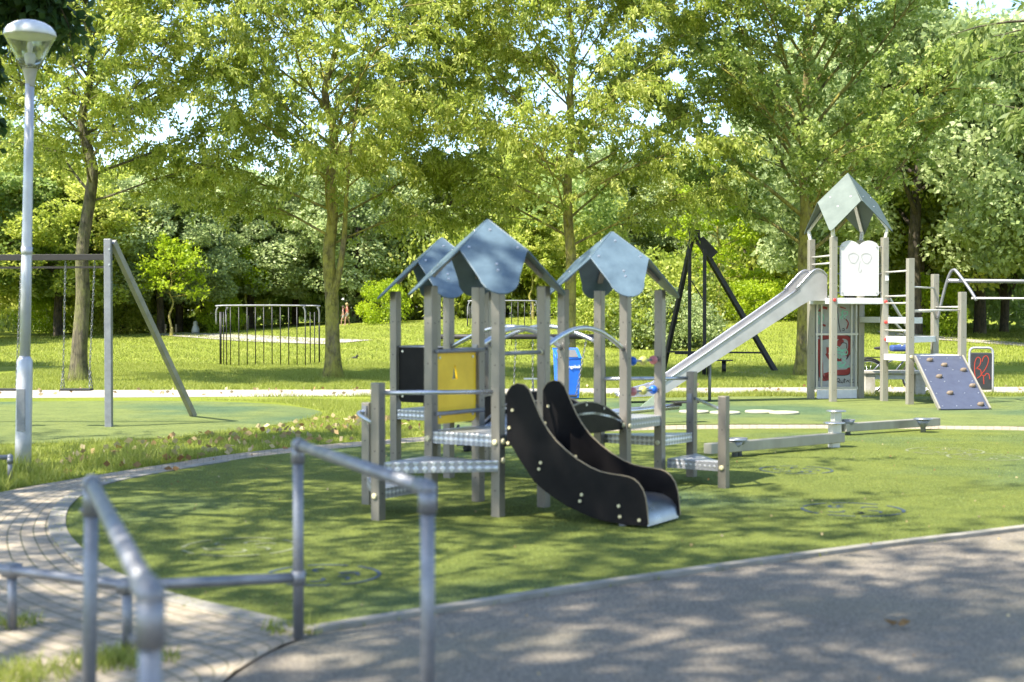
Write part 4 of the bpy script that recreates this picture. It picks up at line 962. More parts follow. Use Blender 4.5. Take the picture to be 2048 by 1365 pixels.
for p in ([(335, 570), (400, 620), (350, 640), (440, 650), (380, 680), (480, 690)], [(440, 640), (490, 650), (480, 700), (440, 690), (450, 650)], [(380, 700), (395, 750), (430, 700)], [(340, 790), (420, 800), (350, 820), (460, 830), (380, 850), (500, 860)], [(430, 740), (460, 750), (440, 780), (470, 800), (430, 830)], [(470, 860), (510, 855), (490, 835)], [(340, 600), (420, 640), (470, 620)], [(350, 660), (430, 700)]):
    stroke(b, fg, G(p), .016, off=-.019)
b.build('graffiti_swirl', grteal, gw)
# climbing board
cw0 = te+TP*.09-TQ*.06; cwW = TS-.13; top_z = .88; run = 1.6; BD = Vector((.02, 1, 0))
A = at(cw0, top_z); B_ = at(cw0+TP*cwW, top_z); Cc = at(cw0+TP*cwW-BD*run, .03); Dd = at(cw0-BD*run, .03)
nn = (B_-A).cross(Dd-A).normalized(); nn = nn if nn.z > 0 else -nn
b = MB(TO); b.prism([A, B_, Cc, Dd], -nn*.03); cb = b.build('climbing_board', wallblue, tower, .004)
for u in (0, 1):
    p_, q_ = (A, Dd) if u == 0 else (B_, Cc); sgn = 1 if u == 0 else -1
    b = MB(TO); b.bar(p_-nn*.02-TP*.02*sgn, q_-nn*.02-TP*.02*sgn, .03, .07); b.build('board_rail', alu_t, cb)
for u, v in ((.24, .1), (.86, .3), (.27, .42), (.88, .6), (.33, .73), (.85, .94), (.5, .2)):
    c = A.lerp(B_, u).lerp(Dd.lerp(Cc, u), v); b = MB(TO)
    b.ball(c+nn*.015, .05, 10, (1.2, .8, .9)); b.ball(c+nn*.03+TP*.03, .032, 8); b.build('climbing_hold', holdm, cb)
b = MB(TO)
for u in (.06, .35, .65, .94):
    for v in (.05, .28, .5, .72, .95): b.disc(A.lerp(B_, u).lerp(Dd.lerp(Cc, u), v), nn, .012, .006, 8)
b.build('bolt', boltm, cb)
# overhead bar to the right with bent tubes
q1 = at(tg-TP*.0, 1.7); 
rail(crom([at(tg+TP*.02-TQ*.08, 1.55), at(tg+TP*.08-TQ*.2, 2.05), at(tg+TP*.12-TQ*.32, 2.36), at(tg+TP*.155-TQ*.42, 2.45), at(tg+TP*.19-TQ*.52, 2.38), at(tg+TP*.3-TQ*.75, 2.08), at(tg+TP*.36-TQ*.88, 1.88)], 5), .028, galv, TO, tower, 'bent_tube')
rail([at(tg+TP*.05-TQ*.4, 2.25), at(tg+TP*5.2-TQ*.4, 2.23)], .036, galv, TO, tower, 'overhead_bar')
rail([at(tg+TP*.7-TQ*.1, 1.93), at(tg+TP*5.2-TQ*.1, 1.92)], .02, alu_lt, TO, tower, 'lower_bar')
for s in (0, 1): post(TO, tg+TP*5.2-TQ*(.4 if s else .1), 2.4, tower, .115, tz)

# ------------------------------------------------------------------ balance beams with stepping plates
def beam(a, b, zb, th, sup, plates, label):
    o = Vector((a.x, a.y, 0)); r = empty('balance_beam', o, label, 'balance beam', 'low zigzag balance beams')
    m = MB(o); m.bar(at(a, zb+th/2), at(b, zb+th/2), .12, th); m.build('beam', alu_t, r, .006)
    for p in sup:
        m = MB(o); m.lathe((p.x, p.y, 0), [(.035, 0), (.035, .1), (.07, .16), (.1, .22)], 12); m.build('leg', galv, r)
    for p, z, cone in plates:
        m = MB(o); m.lathe((p.x, p.y, z), [(.13, 0), (.135, .008), (.12, .016)], 20); pl = m.build('step_plate', steel, r)
        m = MB(o)
        if cone: m.lathe((p.x, p.y, 0), [(.035, 0), (.035, .08), (.05, .1), (.1, z-.005)], 14)
        else: m.box((p.x, p.y, z/2), .11, .09, z-.004, .4)
        m.build('plate_stem', galv if cone else alu_lt, pl)
b1a = gp(1415, 921); b1b = gp(1682, 896); b2a = gp(1686, 873); b2b = gp(1874, 860)
beam(b1a, b1b, .07, .115, [b1a.lerp(b1b, .22)], [(b1a.lerp(b1b, .19), .2, 1), (gp(1668, 897), .30, 0)], 'nearer balance beam with red rimmed plate, left of its pair')
beam(b2a, b2b, .06, .11, [b2a.lerp(b2b, .05)], [(gp(1672, 873), .33, 0), (gp(1846, 867), .19, 1)], 'farther balance beam ending in a cone footed plate')
# stepping discs on the turf
cream = M('cream_disc', (.42, .41, .28), None, .7)
for i, px in enumerate((1388, 1450, 1520, 1568)):
    p = gp(px, 827+(i % 2)*2); b = MB(p); b.lathe(tuple(p), [(.24, 0), (.25, .03), (.235, .045)], 22)
    tag(b.build('stepping_disc', cream), 'flat cream stepping disc, number from the left: '+('first', 'second', 'third', 'fourth')[i] if 0 else ('leftmost', 'second from left', 'third from left', 'rightmost')[i]+' flat cream stepping disc on the turf', 'stepping disc', 'cream stepping discs on the turf')

# ------------------------------------------------------------------ left swing
def chainline(a, b, r=.008):
    m = []; a = Vector(a); b = Vector(b); L = (b-a).length; n = int(L/.05)
    return a, b, n
def add_chain(mb, a, b, link=.055, r=.0045):
    a = Vector(a); b = Vector(b); L = (b-a).length; n = max(2, int(L/(link*.78))); d = (b-a).normalized(); s0 = d.cross(Vector((0, 1, 0))).normalized(); s1 = d.cross(s0)
    for i in range(n):
        c = a+(b-a)*(i+.5)/n; sd = s0 if i % 2 else s1
        mb.tube([c-d*link/2, c-d*link*.3+sd*.011, c+d*link*.3+sd*.011, c+d*link/2, c+d*link*.3-sd*.011, c-d*link*.3-sd*.011, c-d*link/2], r, 4, False)
sw0 = gp(218, 855); sw1 = gp(388, 834); SH = 2.70
swing = empty('swing_set', sw0, 'tall swing frame of grey steel posts with dark crossbar, left of the playhouse', 'swing')
b = MB(sw0); b.bar(at(sw0, 0), at(sw0, SH), .10, .10); b.build('post', galv, swing, .008)
b = MB(sw0); b.bar(at(sw1, 0), at(sw0, SH-.04)+Vector((.05, .06, 0)), .075, .1); b.build('leg', M('leg_steel', (.3, .29, .26), (.2, .19, .17), .45, .5, 5), swing, .006)
b = MB(sw0); b.bar(at(sw0, 2.44)+Vector((-.05, .03, 0)), at(sw0, 2.42)+Vector((-4.9, .05, 0)), .085, .085); b.build('crossbar', brownsteel, swing, .004)
b = MB(sw0); b.bar(at(sw0, 2.31)+Vector((-.1, .4, 0)), at(sw0, 2.29)+Vector((-4.9, .45, 0)), .025, .03); b.build('spreader_bar', brownsteel, swing)
far = sw0+Vector((-5.0, .05, 0))
b = MB(sw0); b.bar(at(far, 0), at(far, SH), .10, .10); b.build('post', galv, swing, .008)
b = MB(sw0); b.bar(at(far+Vector((-.7, 2.2, 0)), 0), at(far, SH-.04), .075, .1); b.build('leg', MATS['leg_steel'], swing, .006)
b = MB(sw0)
for z in (2.55, 2.33): b.disc(at(sw0, z)+Vector((.03, -.05, 0)), (0, -1, 0), .014, .01, 8)
b.build('bolt', boltm, swing)
for x0, lab in ((-.35, 'flat black swing seat hanging before the thick tree trunk'), (-1.4, 'flat black swing seat hanging left of the lamp post')):
    cx_ = sw0.x+x0*1.0-.12; cy_ = sw0.y+.03; m = MB(sw0); m.box((cx_, cy_, .54), .44, .17, .03); s = m.build('swing_seat', rubber, swing, .008)
    s['label'] = lab
    for sg in (-1, 1):
        m = MB(sw0); top_ = Vector((cx_+sg*.21+.06, cy_, 2.4)); kn = Vector((cx_+sg*.19, cy_, .85))
        add_chain(m, top_, kn); add_chain(m, kn, (cx_+sg*.205, cy_-.07, .555)); add_chain(m, kn, (cx_+sg*.205, cy_+.07, .555)); m.build('chain', chain, s)

# ------------------------------------------------------------------ low toddler swing behind the playhouse
lx0 = (853-1024)/2844*22; lx1 = (1206-1024)/2844*22; lo = Vector((lx1, 22, 0))
lsw = empty('toddler_swing', lo, 'low swing with dark crossbar seen behind the playhouse posts', 'swing')
b = MB(lo); b.tube([(lx0, 22, 1.275), (lx1, 22, 1.275)], .04, 10); b.build('crossbar', brownsteel, lsw)
for x in (lx0, lx1):
    for sg in (-1, 1):
        b = MB(lo); b.tube([(x, 22+sg*.42, 0), (x, 22+sg*.02, 1.28)], .03, 8); b.build('leg', brownsteel, lsw)
sx = (1033-1024)/2844*22; 
for x, dx, lab in ((.19, -.02, 'low swing seat hanging behind the black slide sides'), (1.02, -.18, 'low swing seat pushed askew right of the blue bin')):
    m = MB(lo); m.box((x+dx, 21.95, .36), .32, .2, .03); s = m.build('swing_seat', rubber, lsw, .006); s['label'] = lab
    for sg in (-1, 1):
        m = MB(lo); add_chain(m, (x+sg*.13, 22, 1.24), (x+dx+sg*.15, 21.95, .37), .06, .006); m.build('chain', chain, s)

# ------------------------------------------------------------------ seesaw, spinner, rocker
so_ = Vector((1.62, 20.9, 0)); ss = empty('seesaw', so_, 'low seesaw with metal beam and dark seat plates behind the right bridge', 'seesaw')
b = MB(so_); b.tube([(.78, 20.6, .14), (2.48, 21.2, .25)], .05, 12); b.build('beam', steel, ss)
b = MB(so_); b.box((1.62, 20.9, .08), .16, .3, .16, .3); b.build('pivot', galv, ss)
for x, y, z, in ((2.48, 21.2, .31), (.8, 20.6, .2)):
    b = MB(so_); b.box((x+.1, y, z), .36, .24, .018, .3); b.box((x, y, z-.03), .1, .1, .05); b.build('seat', brownsteel, ss)
b = MB(so_); b.prism([(1.85, 20.95, .22), (2.2, 21.1, .22), (2.2, 21.1, .50)], (0, .02, 0)); b.build('handle_plate', greenm, ss)
sp0 = gp(1069, 815); b = MB(sp0); r_ = empty('standing_spinner', sp0, 'small pale T shaped perch left of the blue bin', 'play perch')
b.bar(at(sp0, 0), at(sp0, .48)-Vector((.03, 0, 0)), .03, .03); b.build('stem', galv, r_); b = MB(sp0); b.box((sp0.x-.05, sp0.y, .5), .28, .2, .02); b.build('seat', steel, r_)
rk = gp(935, 905); r_ = empty('rocker', rk, 'small black rocker seat under the left bridge', 'rocker')
b = MB(rk); b.box((rk.x, rk.y, .1), .22, .22, .03); b.box((rk.x-.11, rk.y, .2), .03, .22, .24); b.build('seat', rubber, r_, .01)
b = MB(rk); b.lathe((rk.x, rk.y, 0), [(.06, 0), (.045, .03), (.06, .05), (.045, .07), (.06, .09)], 12); b.build('spring', darksteel, r_)

# ------------------------------------------------------------------ blue bin
bp = gp(1134, 799)
bn = empty('blue_bin', bp, 'tall blue waste bin with slanted grey flap and white lettering', 'bin', rz=R(8))
def lb(): return MB()
wb, wt, db, dt = .205, .24, .17, .20
def taper(m, z0, z1, w0, w1, d0, d1, zt=None):
    zt = z1 if zt is None else zt
    m.add([(-w0, -d0, z0), (w0, -d0, z0), (w0, d0, z0), (-w0, d0, z0), (-w1, -d1, z1), (w1, -d1, z1), (w1, d1, zt), (-w1, d1, zt)], [(0, 3, 2, 1), (4, 5, 6, 7), (0, 1, 5, 4), (1, 2, 6, 5), (2, 3, 7, 6), (3, 0, 4, 7)])
b = lb(); taper(b, .03, .78, wb, wt, db, dt, .96); b.build('body', binblue, bn, .012)
b = lb(); taper(b, 0, .05, wb-.01, wb-.01, db-.01, db-.01); b.build('foot', bindark, bn)
b = lb(); b.add([(-wt*.78, -dt*.8, .815), (wt*.78, -dt*.8, .815), (wt*.78, dt*.75, .945), (-wt*.78, dt*.75, .945)], [(0, 1, 2, 3)]); b.build('flap', bindark, bn)
b = lb(); b.box((0, -dt*.86, .80), wt*1.5, .02, .022); b.build('flap_slot', hole, bn)
b = lb(); b.tube([(-wt, -dt, .79), (wt, -dt, .79), (wt, dt, .97), (-wt, dt, .97), (-wt, -dt, .79)], .012, 8); b.build('rim', binblue, bn)
b = lb(); b.box((0, -db-.004, .1), wb*1.9, .008, .012); b.build('base_line', M('deep_blue', (.01, .08, .4), None, .4), bn)
def text(body, size, mt, mtx, name, parent, ext=.002):
    cu = bpy.data.curves.new(name, 'FONT'); cu.body = body; cu.size = size; cu.extrude = ext; cu.offset = size*.015; cu.align_x = 'CENTER'
    to = bpy.data.objects.new('tmp', cu); C.objects.link(to); dg = bpy.context.evaluated_depsgraph_get(); me = bpy.data.meshes.new_from_object(to.evaluated_get(dg)); bpy.data.objects.remove(to)
    me.materials.clear(); me.materials.append(mt); me.transform(mtx); o = bpy.data.objects.new(name, me); C.objects.link(o); o.parent = parent; return o
text('ngebak', .085, whitep, Matrix.Translation((.11, -.206, .605)) @ Matrix.Rotation(math.pi/2-.045, 4, 'X'), 'lettering', bn)

# ------------------------------------------------------------------ litter bin with graffiti, bench, bicycle
lampm_ = M('bin_frame_grey', (.42, .42, .45), (.32, .32, .35), .45, .3)
lp = gp(1962, 788); lbn = empty('litter_bin', lp, 'dark litter bin in a pale tube frame with orange graffiti', 'litter bin', rz=R(-3))
b = MB(); fr = crom([(-.235, 0, 0), (-.235, 0, .5), (-.235, 0, .82), (-.21, 0, .91), (-.15, 0, .94), (0, 0, .94), (.15, 0, .94), (.21, 0, .91), (.235, 0, .82), (.235, 0, .5), (.235, 0, 0)], 3); b.tube(fr, .025, 10); b.build('tube_frame', lampm_ , lbn)
b = MB(); b.box((0, .1, .46), .425, .24, .76); b.build('body', M('dark_bin_metal', (.05, .05, .055), (.03, .03, .033), .5, .2), lbn, .02)
b = MB(); f3 = lambda u, z, off: Vector((u, -.009+off, z))
for p in ([(-.12, .28), (-.14, .5), (-.13, .66), (-.08, .75), (-.02, .71), (-.03, .6), (-.1, .52)], [(-.1, .52), (-.02, .49), (-.01, .38), (-.09, .32)], [(.01, .66), (.04, .75), (.10, .78), (.14, .71), (.12, .6), (.06, .48), (.0, .4), (.06, .37), (.1, .42)], [(.1, .42), (.15, .4), (.17, .3)], [(.04, .37), (.05, .2)]): stroke(b, f3, p, .016)
b.build('graffiti', grorange, lbn)
bc = gp(1790, 792); be = empty('concrete_bench', bc, 'weathered concrete bench in front of the parked bicycle', 'bench')
b = MB(bc); b.box((bc.x, bc.y+.2, .47), 1.25, .42, .06); b.build('seat', concrete, be, .01)
for x in (-.49, .52):
    b = MB(bc); b.box((bc.x+x, bc.y+.2, .22), .2, .36, .44); b.build('leg', concrete, be, .01)
b = MB(bc); b.box((bc.x, bc.y+.2, .37), .82, .1, .1); b.build('beam', whitep, be, .01)
wr = Vector(((1737-1024)/2844*29.4, 29.4, 0)); wf = Vector(((1839-1024)/2844*29.3, 29.3, 0))
bk = empty('bicycle', (wr+wf)/2, 'parked bicycle with dark saddle and blue bag behind the concrete bench', 'bicycle'); BO = (wr+wf)/2
bd = (wf-wr).normalized()
for c in (wr, wf):
    m = MB(BO); m.tube([at(c+bd*.34*math.cos(a), .345+.34*math.sin(a)) for a in np.linspace(0, 2*math.pi, 33)], .018, 8, False); wo = m.build('wheel', rubber, bk)
    m = MB(BO); m.tube([at(c+bd*.315*math.cos(a), .345+.315*math.sin(a)) for a in np.linspace(0, 2*math.pi, 33)], .01, 6, False)
    for k in range(14): a = k*math.pi/7; m.tube([at(c, .345), at(c+bd*.31*math.cos(a), .345+.31*math.sin(a))], .0025, 4)
    m.build('rim', steel, wo)
bp_ = lambda t, z, s=0: at(wr+bd*t+Vector((-bd.y, bd.x, 0))*s, z)
m = MB(BO)
for p, q in (((0, .345), (.42, .30)), ((0, .345), (.33, .72)), ((.42, .30), (.30, .80)), ((.42, .30), (.82, .80)), ((.36, .62), (.80, .84)), ((.80, .90), (.88, .6)), ((.88, .6), (1.02, .345))): m.tube([bp_(*p), bp_(*q)], .017, 8)
m.build('frame', M('grey_bike_paint', (.12, .13, .16), None, .35, .3), bk)
m = MB(BO); m.tube([bp_(.30, .8), bp_(.27, .9)], .012, 8); m.build('seat_post', steel, bk)
m = MB(BO); m.ball(bp_(.24, .93), .13, 12, (1.1, .65, .28)); m.build('saddle', rubber, bk)
m = MB(BO); m.tube(crom([bp_(.62, .98, .28), bp_(.72, 1.02, .2), bp_(.8, 1.02, 0), bp_(.72, 1.02, -.2), bp_(.62, .98, -.28)], 4), .013, 8); m.tube([bp_(.8, .85), bp_(.79, 1.03)], .014, 8); m.build('handlebar', steel, bk)
m = MB(BO)
for s in (-.06, .06): m.tube([bp_(-.25, .74, s), bp_(.3, .74, s)], .007, 6); m.tube([bp_(-.2, .74, s), bp_(0, .35, s)], .006, 6)
m.tube([bp_(-.24, .74, -.06), bp_(-.24, .74, .06)], .006, 6); m.build('rack', darksteel, bk)
m = MB(BO); m.box(tuple(bp_(.62, .93)), .36, .26, .13); m.build('bag', M('navy_bag', (.04, .08, .25), None, .5), bk, .04)
m = MB(BO); m.tube([bp_(.36*math.cos(a), .345+.375*math.sin(a)) for a in np.linspace(.2, 2.8, 14)], .016, 6); m.build('mudguard', darksteel, bk)

# ------------------------------------------------------------------ cableway start frame
zy = 39.0; Z = lambda px, py, y=zy: Vector(((px-1024)/2844.4*y, y, CAMZ-(py-632)*y/2844.4)); zo = Vector((Z(1395, 632).x, zy, 0))
zf = empty('cableway_frame', zo, 'tall black steel A frame of a cableway between playhouse and slide', 'cableway frame')
def zp(name, pts, wd, th=None):
    b = MB(zo)
    for p, q in pts: b.bar(p, q, wd, th)
    return b.build(name, darksteel, zf, .004)
g0 = lambda px, y: Vector(((px-1024)/2844.4*y, y, 0))
zp('leg', [(Z(1390, 470), g0(1552, 40.2))], .13); zp('leg', [(Z(1384, 475), g0(1326, 40.2))], .11)
zp('post', [(Z(1379, 490, 38.6), g0(1379, 38.6))], .09); zp('post', [(Z(1409, 500, 38.2), g0(1409, 38.2))], .09)
zp('head_plate', [(Z(1378, 468), Z(1399, 468))], .16, .2); zp('head_plate', [(Z(1398, 480), Z(1428, 512))], .1, .28)
zp('crossbar', [(Z(1335, 704, 39.6), Z(1524, 706, 39.6))], .05, .05); zp('grip_bar', [(Z(1350, 706, 39.3), Z(1420, 707, 39.3))], .08, .08)
zp('brace', [(Z(1381, 560), Z(1406, 600))], .03)
b = MB(zo); b.tube([Z(1432, 520), Vector((10.0, 60, 3.6))], .009, 5, False); b.build('cable', darksteel, zf)
ts = g0(1448, 38.9); r_ = empty('perch_seat', ts, 'dark T shaped seat under the tower slide', 'seat'); b = MB(ts); b.tube([at(ts, 0), at(ts, .36)], .06, 10); b.build('stem', darksteel, r_); b = MB(ts); b.box((ts.x, ts.y, .38), .46, .3, .03); b.build('seat', darksteel, r_)
for px in (1408, 1418):
    q = g0(px, 37.2); b = MB(q); b.tube([at(q, 0), at(q, .5)], .05, 8)
    tag(b.build('bollard', darksteel), 'short dark bollard by the cableway posts', 'bollard', 'short dark bollards by the cableway')

# ------------------------------------------------------------------ rod climbing cages
def cage(c, W, D, H, nfront, label, s=1):
    r = empty('rod_cage', c, label, 'climbing frame', 'rod climbing cages on the lawn')
    A_, B2, C2, D2 = Vector((-W*.35, 0, 0)), Vector((W*.40, 0, 0)), Vector((W/2, D, 0)), Vector((-W/2, D, 0)); h = H
    b = MB(c); cc = Vector(c)
    def lp_(p, q):
        d = (q-p).normalized()*.12
        b.tube(crom([cc+at(p, h-.6), cc+at(p, h-.2), cc+at(p+d*.5, h-.06), cc+at(p+d*1.6, h), cc+at(q-d*1.6, h), cc+at(q-d*.5, h-.06), cc+at(q, h-.2), cc+at(q, h-.6)], 3), .028, 8)
    lp_(Vector((-W*.48, 0, 0)), B2); lp_(Vector((-W*.44, D, 0)), C2); b.build('top_tube', galv, r)
    xs = [(-W*.5, D), (-W*.462, D*.5), (-W*.42, D*.2), (-W*.385, D*.1)]+[(-W*.34+(W*.74)*i/(nfront-1), 0) for i in range(nfront)]+[(W*.435, D*.35), (W*.465, D*.7), (W*.5, D)]
    for x, y in xs:
        m = MB(c); p = cc+Vector((x, y, hz(cc.x+x, cc.y+y)-cc.z)); m.tube([p, cc+Vector((x, y, h-(.2 if abs(x) > W*.39 else .02)))], .016 if 0 < abs(x) < W*.47 else .026, 6); m.build('rod', darksteel, r)
c0 = gp(530, 733); cage(Vector((c0.x, c0.y, 0)), 3.2, .9, 1.92, 10, 'nearer cage of thin dark rods under a bent tube, left of the mossy cherry')
c1 = gt(1012, 692); cage(c1, 3.1, 1.1, 1.75, 10, 'farther small rod cage seen between the playhouse posts')

# ------------------------------------------------------------------ far bits: bench, stakes, marker, bird
c = gt(1440, 642); r_ = empty('far_bench', c, 'pale bench at the hill foot right of the cableway frame', 'bench')
b = MB(c); b.box((c.x, c.y, c.z+.42), 1.5, .45, .09); b.build('seat', whitep, r_)
for x in (-.62, .62):
    b = MB(c); b.box((c.x+x, c.y, c.z+.19), .12, .4, .38); b.build('leg', whitep, r_)
for px, py, lab in ((478, 660, 'stake left of the pale sapling behind the rod cage'), (496, 660, 'stake right of the pale sapling behind the rod cage'), (1426, 628, 'left stake beside the yellow green young tree'), (1449, 628, 'right stake beside the yellow green young tree'), (331, 668, 'short stake left of the lime sapling'), (352, 668, 'short stake right of the lime sapling')):
    q = gt(px, py); b = MB(q); b.tube([q, q+Vector((0, 0, .5 if px < 400 else .75))], .055, 8); tag(b.build('wooden_stake', slatew), lab, 'stake')
q = gt(391, 666); b = MB(q); b.lathe(tuple(q), [(.2, 0), (.21, .15), (.16, .33), (.11, .4), (.14, .5), (.1, .6), (.03, .63)], 12); tag(b.build('marker_stone', whitep), 'small white rounded marker beside the far footpath', 'marker')
q = gp(709, 724); brd = empty('bird', q, 'black bird standing on the lawn right of the mossy cherry', 'bird')
b = MB(q); b.ball(q+Vector((0, 0, .12)), .09, 12, (1.3, .7, .75)); b.ball(q+Vector((.09, 0, .2)), .045, 10); b.tube([q+Vector((.12, 0, .2)), q+Vector((.18, 0, .19))], [.015, .003], 6); b.tube([q+Vector((-.08, 0, .12)), q+Vector((-.24, 0, .08))], [.04, .02], 6)
b.tube([q+Vector((.01, .02, .07)), q+Vector((.01, .02, 0))], .006, 5); b.tube([q+Vector((.01, -.02, .07)), q+Vector((.01, -.02, 0))], .006, 5); b.build('body', rubber, brd)

# ------------------------------------------------------------------ people by the wood
def skinmesh(name, verts, edges, rad, mt, parent, root=0, sub=1):
    me = bpy.data.meshes.new(name); me.from_pydata(verts, edges, []); me.update(); o = bpy.data.objects.new(name, me); C.objects.link(o); o.parent = parent
    o.modifiers.new('skin', 'SKIN'); me.skin_vertices.new() if not me.skin_vertices else None
    for i, r in enumerate(rad): me.skin_vertices[0].data[i].radius = (r, r) if not isinstance(r, tuple) else r; me.skin_vertices[0].data[i].use_root = (i == root)
    s = o.modifiers.new('sub', 'SUBSURF'); s.levels = sub; s.render_levels = sub; me.materials.append(mt); return o
def person(p, rz, H, topm, botm, hair, label, stride=.18, bare=True):
    r = empty('person', p, label, 'person', 'two people walking by the wood', rz); s = H/1.7
    v = []; e = []; rad = []
    def A(x, y, z, rr_, par=None):
        v.append((x*s, y*s, z*s)); rad.append(rr_*s if not isinstance(rr_, tuple) else (rr_[0]*s, rr_[1]*s))
        if par is not None: e.append((par, len(v)-1))
        return len(v)-1
    pel = A(0, 0, .93, .12); ab = A(.01, 0, 1.08, .11, pel); ch = A(.02, 0, 1.27, .125, ab); nk = A(.03, 0, 1.45, .055, ch); hd = A(.06, 0, 1.56, .085, nk); A(.065, 0, 1.65, .075, hd)
    for sg in (-1, 1):
        hp = A(0, sg*.09, .88, .095, pel); kn = A(sg*stride*.5+.05, sg*.09, .49, .058, hp); an = A(sg*stride, sg*.09, .09, .036, kn); A(sg*stride+.14, sg*.09, .03, .03, an)
        sh = A(.02, sg*.17, 1.38, .05, ch); el = A(-.02-sg*.06, sg*.22, 1.13, .038, sh); wr_ = A(.14-sg*.05, sg*.2, .93, .027, el); ha = A(.18-sg*.05, sg*.2, .88, .03, wr_)
        for k in range(4): f = A(.215-sg*.05, sg*.2+(k-1.5)*.017, .84-.006*(k % 2), .008, ha); A(.225-sg*.05, sg*.2+(k-1.5)*.017, .805, .007, f)
        A(.2-sg*.05, sg*.2-sg*.045, .86, .009, ha)
    skinmesh('body', v, e, rad, skin, r)
    skinmesh('top', [(0, 0, .98*s), (.01*s, 0, 1.1*s), (.02*s, 0, 1.27*s), (.025*s, 0, 1.38*s), (.02*s, .14*s, 1.37*s), (.02*s, -.14*s, 1.37*s)], [(0, 1), (1, 2), (2, 3), (3, 4), (3, 5)], [(.15*s, .15*s), .135*s, .15*s, .09*s, .065*s, .065*s], topm, r)
    skinmesh('shorts', [(0, 0, .96*s), (0, .09*s, .86*s), (0, -.09*s, .86*s), (.03*s+stride*.25*s, .09*s, .66*s), (.03*s-stride*.25*s, -.09*s, .66*s)], [(0, 1), (0, 2), (1, 3), (2, 4)], [.14*s, .115*s, .115*s, .085*s, .085*s], botm, r)
    b = MB(); b.ball((.045*s, 0, 1.64*s), .115*s, 12, (1, .9, 1)); b.ball((-.03*s, 0, 1.57*s), .08*s, 10, (.8, .9, 1.2)); b.build('hair', hair, r)
    b = MB(); b.ball((.155*s, 0, 1.585*s), .016*s, 6); b.ball((.142*s, .03*s, 1.605*s), .009*s, 6); b.ball((.142*s, -.03*s, 1.605*s), .009*s, 6); b.build('face', skin, r)
w1 = gt(695, 651); person(w1, math.pi, 1.15, clred, clwhite, hairm, 'person in red top and pale shorts walking beside the mossy cherry trunk')
w2 = gt(686, 652)+Vector((.0, .3, 0)); person(w2, math.pi-.3, 1.02, cldark, clwhite, hairb, 'person in dark top half hidden by the mossy cherry trunk')

# ------------------------------------------------------------------ lamp post
lpst = gp(46, 932); lam = empty('lamp_post', lpst, 'tall grey lamp post with clear conical lantern at left', 'street lamp'); z_ = lambda py: CAMZ-(py+5-632)*lpst.y/2844.4; lampm = M('lamp_grey_paint', (.58, .58, .62), (.46, .46, .5), .4, .3, 4, .05)
dxl = .11
def lz(z): return (lpst.x+dxl*z/4.6, lpst.y, z)
b = MB(lpst); b.tube([lz(-.05), lz(.3), lz(1.0), lz(1.12), lz(1.17)], [.085, .084, .082, .08, .055], 20); b.build('base_column', lampm, lam)
b = MB(lpst); b.tube([lz(1.15), lz(2.0), lz(3.0), lz(z_(165))], [.056, .054, .05, .046], 18); b.tube([lz(2.25), lz(2.33)], .058, 18); b.build('upper_column', lampm, lam)
b = MB(lpst); b.box((lpst.x-.01+.02, lpst.y-.083, .6), .09, .012, .45); b.build('service_door', galv, lam, .003)
glass = bpy.data.materials.new('lantern_glass'); glass.use_nodes = True; t = glass.node_tree; gb = t.nodes['Principled BSDF']; gb.inputs['Transmission Weight'].default_value = .96; gb.inputs['Roughness'].default_value = .05; gb.inputs['IOR'].default_value = 1.45; gb.inputs['Base Color'].default_value = (.93, .95, .93, 1)
hx = lz(4.2)[0]; hc = (hx, lpst.y, 0); zt = z_(165)
b = MB(lpst); b.lathe((hx, lpst.y, 0), [(.045, zt-.03), (.045, zt), (.05, zt+.03), (.07, z_(140)), (.085, z_(132)), (.075, z_(122)), (.05, z_(119))], 20); lh = b.build('lantern_neck', M('lamp_neck_grey', (.42, .4, .36), None, .5), lam)
b = MB(lpst); b.lathe((hx, lpst.y, 0), [(.09, z_(135)), (.14, z_(115)), (.2, z_(92)), (.262, z_(70)), (.265, z_(68))], 26, True, False, False); lg = b.build('lantern_glass', glass, lam)
m_ = lg.modifiers.new('solid', 'SOLIDIFY'); m_.thickness = .005
b = MB(lpst); b.lathe((hx, lpst.y, 0), [(.262, z_(71)), (.272, z_(68)), (.262, z_(60)), (.225, z_(51)), (.165, z_(44)), (.09, z_(39.5)), (.01, z_(38))], 26); b.build('lantern_cap', whitep, lam)
b = MB(lpst); b.lathe((hx, lpst.y, 0), [(.055, z_(120)), (.06, z_(108)), (.045, z_(104))], 14); b.lathe((hx, lpst.y, 0), [(.02, z_(104)), (.03, z_(95)), (.03, z_(85)), (.01, z_(80))], 12); b.build('bulb', whitep, lam)

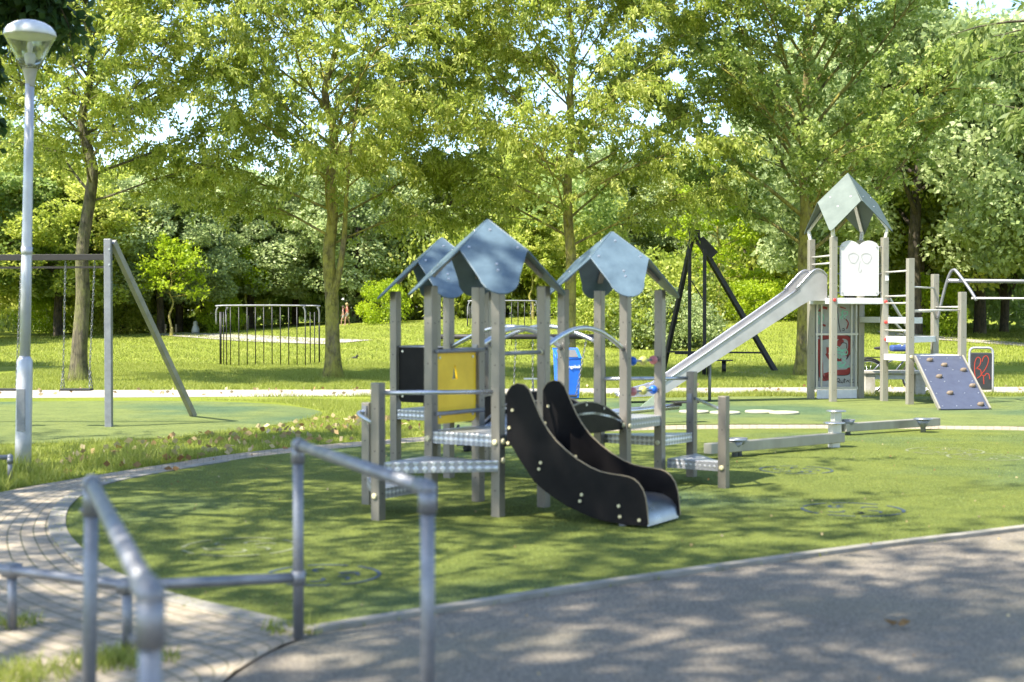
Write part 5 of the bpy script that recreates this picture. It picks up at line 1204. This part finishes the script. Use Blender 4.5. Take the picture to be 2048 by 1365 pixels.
# ------------------------------------------------------------------ tube railings in the foreground
def elbow(b, p, r): b.ball(p, r, 14)
def railing(org, label, parts):
    r = empty('tube_railing', org, label, 'railing', 'galvanised tube railings')
    for nm, pts, rr_ in parts:
        b = MB(org); b.tube(pts, rr_, 18); b.build(nm, galv, r)
    return r
RH = .965; rt = .027
def rpt(px, py, h=RH):                               # point at height h seen in that direction
    return gp(px, py, h)
a_ = rpt(596, 890); c_ = rpt(855, 978)
lowz = .31
n1_ = gp(584, 1152, lowz); n1 = Vector((a_.x, a_.y, lowz)); n2 = gp(254, 1172, lowz); n3 = gp(24, 1141, lowz); n4 = n3+(n3-n2)*1.2
o1 = Vector((a_.x, a_.y, 0))
rl = railing(o1, 'galvanised hoop railing with low side rail in front of the playhouse', [
    ('top_rail', [a_, c_], rt), ('upright', [at(a_, 0), a_], rt), ('upright', [at(c_, 0), c_], rt),
    ('low_rail', [n1, n2, n3, n4], .026), ('short_upright', [at(n2, 0), n2], .024), ('short_upright', [at(n3, 0), n3], .024), ('short_upright', [at(n4, 0), n4], .024)])
for p in (a_, c_):
    b = MB(o1); b.ball(p, .036, 14); b.tube([p-Vector((0, 0, .09)), p], .034, 16); dd = (c_-a_).normalized()*(1 if p is a_ else -1); b.tube([p, p+dd*.09], .034, 16); b.build('clamp', galv, rl)
for p in (n1, n2, n3):
    b = MB(o1); b.tube([p-Vector((0, 0, .035)), p+Vector((0, 0, .035))], .036, 16)
    if p is not n1: b.tube([p-(n1-n2).normalized()*.05, p+(n1-n2).normalized()*.05], .034, 16)
    b.build('clamp', galv, rl)
e1 = rpt(184, 968); e2 = rpt(300, 1190); o2_ = Vector((e1.x, e1.y, 0))
rl = railing(o2_, 'near galvanised hoop railing at bottom left, out of focus', [('top_rail', [e1, e2], rt), ('upright', [at(e1, 0)-Vector((.02, 0, 0)), e1], rt), ('upright', [at(e2, 0), e2], rt)])
for p, dd in ((e1, (e2-e1).normalized()), (e2, (e1-e2).normalized())):
    b = MB(o2_); b.ball(p, .037, 14); b.tube([p-Vector((0, 0, .12)), p], .0345, 16); b.tube([p, p+dd*.1], .0345, 16)
    b.ball(p+Vector((-.034, -.01, -.1)), .012, 8); b.build('clamp', galv, rl)
k1 = gp(20, 915, .24); o3 = at(k1, 0)
rl = railing(o3, 'low galvanised rail end in the grass at the left edge', [('top_rail', [k1, k1+Vector((-1.6, -.25, 0))], .024), ('upright', [at(k1, 0), k1], .023), ('upright', [at(k1+Vector((-1.6, -.25, 0)), 0), k1+Vector((-1.6, -.25, 0))], .023)])
b = MB(o3); b.ball(k1, .032, 12); b.tube([k1-Vector((0, 0, .06)), k1], .03, 14); b.build('clamp', galv, rl)
print('objects', len(bpy.data.objects), 'polys', sum(len(o.data.polygons) for o in bpy.data.objects if o.type == 'MESH'))
